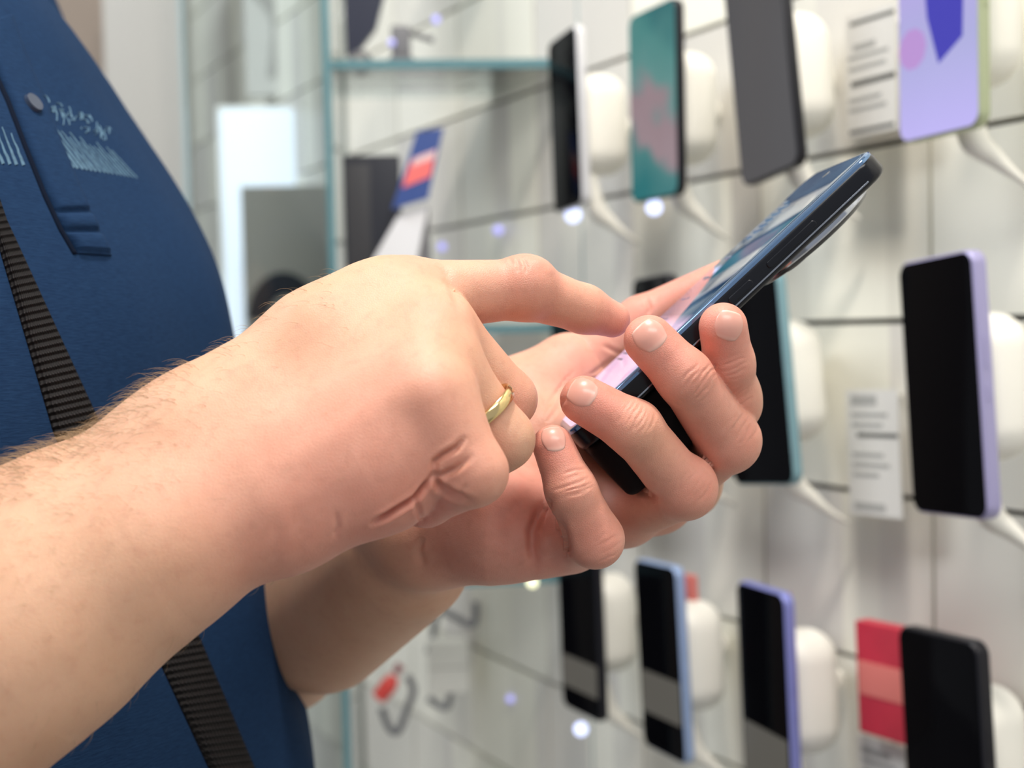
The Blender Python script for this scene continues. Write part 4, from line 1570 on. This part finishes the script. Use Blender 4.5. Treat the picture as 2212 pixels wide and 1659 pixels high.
# sleeves of the polo shirt, outside the picture
for a_, b_ in ((shR, elR), (shL, elL)):
    d_ = b_ - a_
    in_ = a_ + (T3(-.13, 0, a_[2]) - a_) * .45 + np.array((0, 0, .012))
    pts_ = [tuple(in_), tuple(a_ + np.array((0, 0, .004))), tuple(a_ + d_ * .25), tuple(a_ + d_ * .55)]
    v, f = tube(pts_, [.066, .064, .062, .066], 40, 8)
    me = from_py('sleeve', v, f[:-2]); fix_normals(me)
    link('sleeve', me, MAT_SHIRT, shirt)

# ------------------------------------------------------------------ farther left: side case, bright panel, grey box
def vpanel(name, x0, x1, ytop, ybot, d, depth, mat, label=None, cat=None, kind=None):
    o = upright(name, x0, x1, ytop, ybot, d, depth, mat, label, cat)
    return o


case2 = empty('glass_partition', tuple(floor_pt(423, 1.75)), 'frameless glass partition with a grey green edge left of the glass case', 'partition')
case2.rotation_euler = case.rotation_euler
part('glass', box(0, .24, 0, .006, .05, 2.2), M_GLASS, case2, smooth=False)
part('glass_edge', box(-.006, 0, 0, .006, .05, 2.2), M_EDGE2, case2, smooth=False)
part('foot_rail', box(-.006, .24, -.01, .016, 0, .05), M_MID, case2, smooth=False)
led2 = upright('light_box', 486, 716, 238, 760, 1.95, 0.05, node_mat('light_box_face', (0.7, 0.75, 0.8), .4, .3, emit=(0.74, 0.83, 0.98), estr=0.50), 'bright bluish white light box behind the grey box', 'light box')
part('frame', slab(led2['w'] + .02, led2['h'] + .02, .03, .004, .002, -.034), M_CARD, led2)
hb = upright('grey_box', 527, 722, 402, 760, 1.80, 0.06, noise_var(node_mat('warm_grey_card', (0.40, 0.375, 0.34), 0.5, 0.3), 8, 0.06), 'grey box with a black arch and a pink oval on its front', 'box')
hw, hh = hb['w'], hb['h']
arc = [(math.cos(a), math.sin(a)) for a in np.linspace(0, math.pi, 17)]
cx_, cz_ = -hw * .07, -hh * .30
ro, ri = hw * .40, hw * .20
v = [(cx_ + x * ro, cz_ + z * ro * 1.3, .0004) for x, z in arc] + [(cx_ + x * ri + .004, cz_ + z * ri * 1.3, .0004) for x, z in arc]
v += [(a, b_, .0012) for a, b_, c in v]
n_ = len(arc)
f = [(i, i + 1, n_ + i + 1, n_ + i) for i in range(n_ - 1)]
f2 = [tuple(k + 2 * n_ for k in q_) for q_ in f]
ring_ = list(range(n_)) + [n_ + i for i in range(n_ - 1, -1, -1)]
f3 = [(ring_[i], ring_[(i + 1) % len(ring_)], ring_[(i + 1) % len(ring_)] + 2 * n_, ring_[i] + 2 * n_) for i in range(len(ring_))]
part('black_arch', (v, f + f2 + f3), M_DARK, hb, smooth=False)  # flat black arch on the box front
v, f = lathe([(0, .0006), (hw * .20, .0006), (hw * .20, .0016), (0, .0016)], 32)
part('pink_oval', ([(x * .9 - hw * .08, y * 1.5 - hh * .40, z) for x, y, z in v], f), node_mat('dull_pink', (0.62, 0.22, 0.20), .5, .3), hb)  # flat pink oval inside the arch

# grey board and a poster farther back, seen through the glass
up1 = upright('display_board', 236, 408, -160, 900, 2.05, 0.04, node_mat('pale_grey_board', (0.42, 0.41, 0.38), .5, .3), 'pale grey display board beside the chest of the polo shirt', 'board')
part('frame_edge', box(up1['w'] / 2 - .004, up1['w'] / 2, -up1['h'] / 2, up1['h'] / 2, 0.0, .003), M_GREY, up1, smooth=False)
up3 = upright('poster', 528, 712, -180, 205, 2.0, 0.02, node_mat('poster_paper', (0.52, 0.51, 0.48), .5, .3), 'pale poster with curved grey shapes and a salmon corner above the light box', 'poster', pname='sheet')
pw, ph_ = up3['w'], up3['h']
part('grey_shape', xyz(tube([(-pw * .38, ph_ * .1, 0), (-pw * .10, -ph_ * .05, 0), (-pw * .12, -ph_ * .25, 0), (-pw * .22, -ph_ * .40, 0)], [.012, .016, .014, .006], 12, 8), lambda x, y, z: (x, y, z * .05 + .0012)), M_GREY, up3)
part('grey_shape', xyz(tube([(pw * .45, -ph_ * .1, 0), (pw * .28, -ph_ * .20, 0), (pw * .22, -ph_ * .32, 0)], [.018, .016, .006], 12, 8), lambda x, y, z: (x, y, z * .05 + .0012)), M_GREY, up3)
part('white_bar', slab(.012, ph_ * .9, .001, .001, .0002, .001), M_CARD, up3)
v, f = slab(.045, .05, .001, .012, .0002, .001)
part('salmon_corner', ([(x + pw * .36, y - ph_ * .06, z) for x, y, z in v], f), node_mat('salmon_print', (0.66, 0.30, 0.22), .5, .3), up3)

# ------------------------------------------------------------------ the room
def slab_struct(name, vf, mat):
    me = from_py(name, *vf); fix_normals(me)
    o = link(name, me, mat, smooth=False); o['kind'] = 'structure'; return o


slab_struct('floor', box(-3.2, 2.2, -2.2, 3.4, -0.05, 0.0), noise_var(node_mat('grey_floor', (0.30, 0.29, 0.28), .4, .4), 4, .1))
slab_struct('ceiling', box(-3.2, 2.2, -2.2, 3.4, 2.7, 2.75), node_mat('white_ceiling', (0.75, 0.75, 0.74), .7, .2))
slab_struct('wall_back', box(-3.2, 2.2, 3.0, 3.05, 0, 2.7), node_mat('grey_back_wall', (0.56, 0.56, 0.57), .6, .2))
cb = P(238, 300, 2.35)
slab_struct('wall_left', box(cb[0] - 1.6, cb[0], cb[1], cb[1] + .3, 0, 2.7), noise_var(node_mat('beige_plaster', (0.30, 0.245, 0.20), .7, .2), 5, .05))
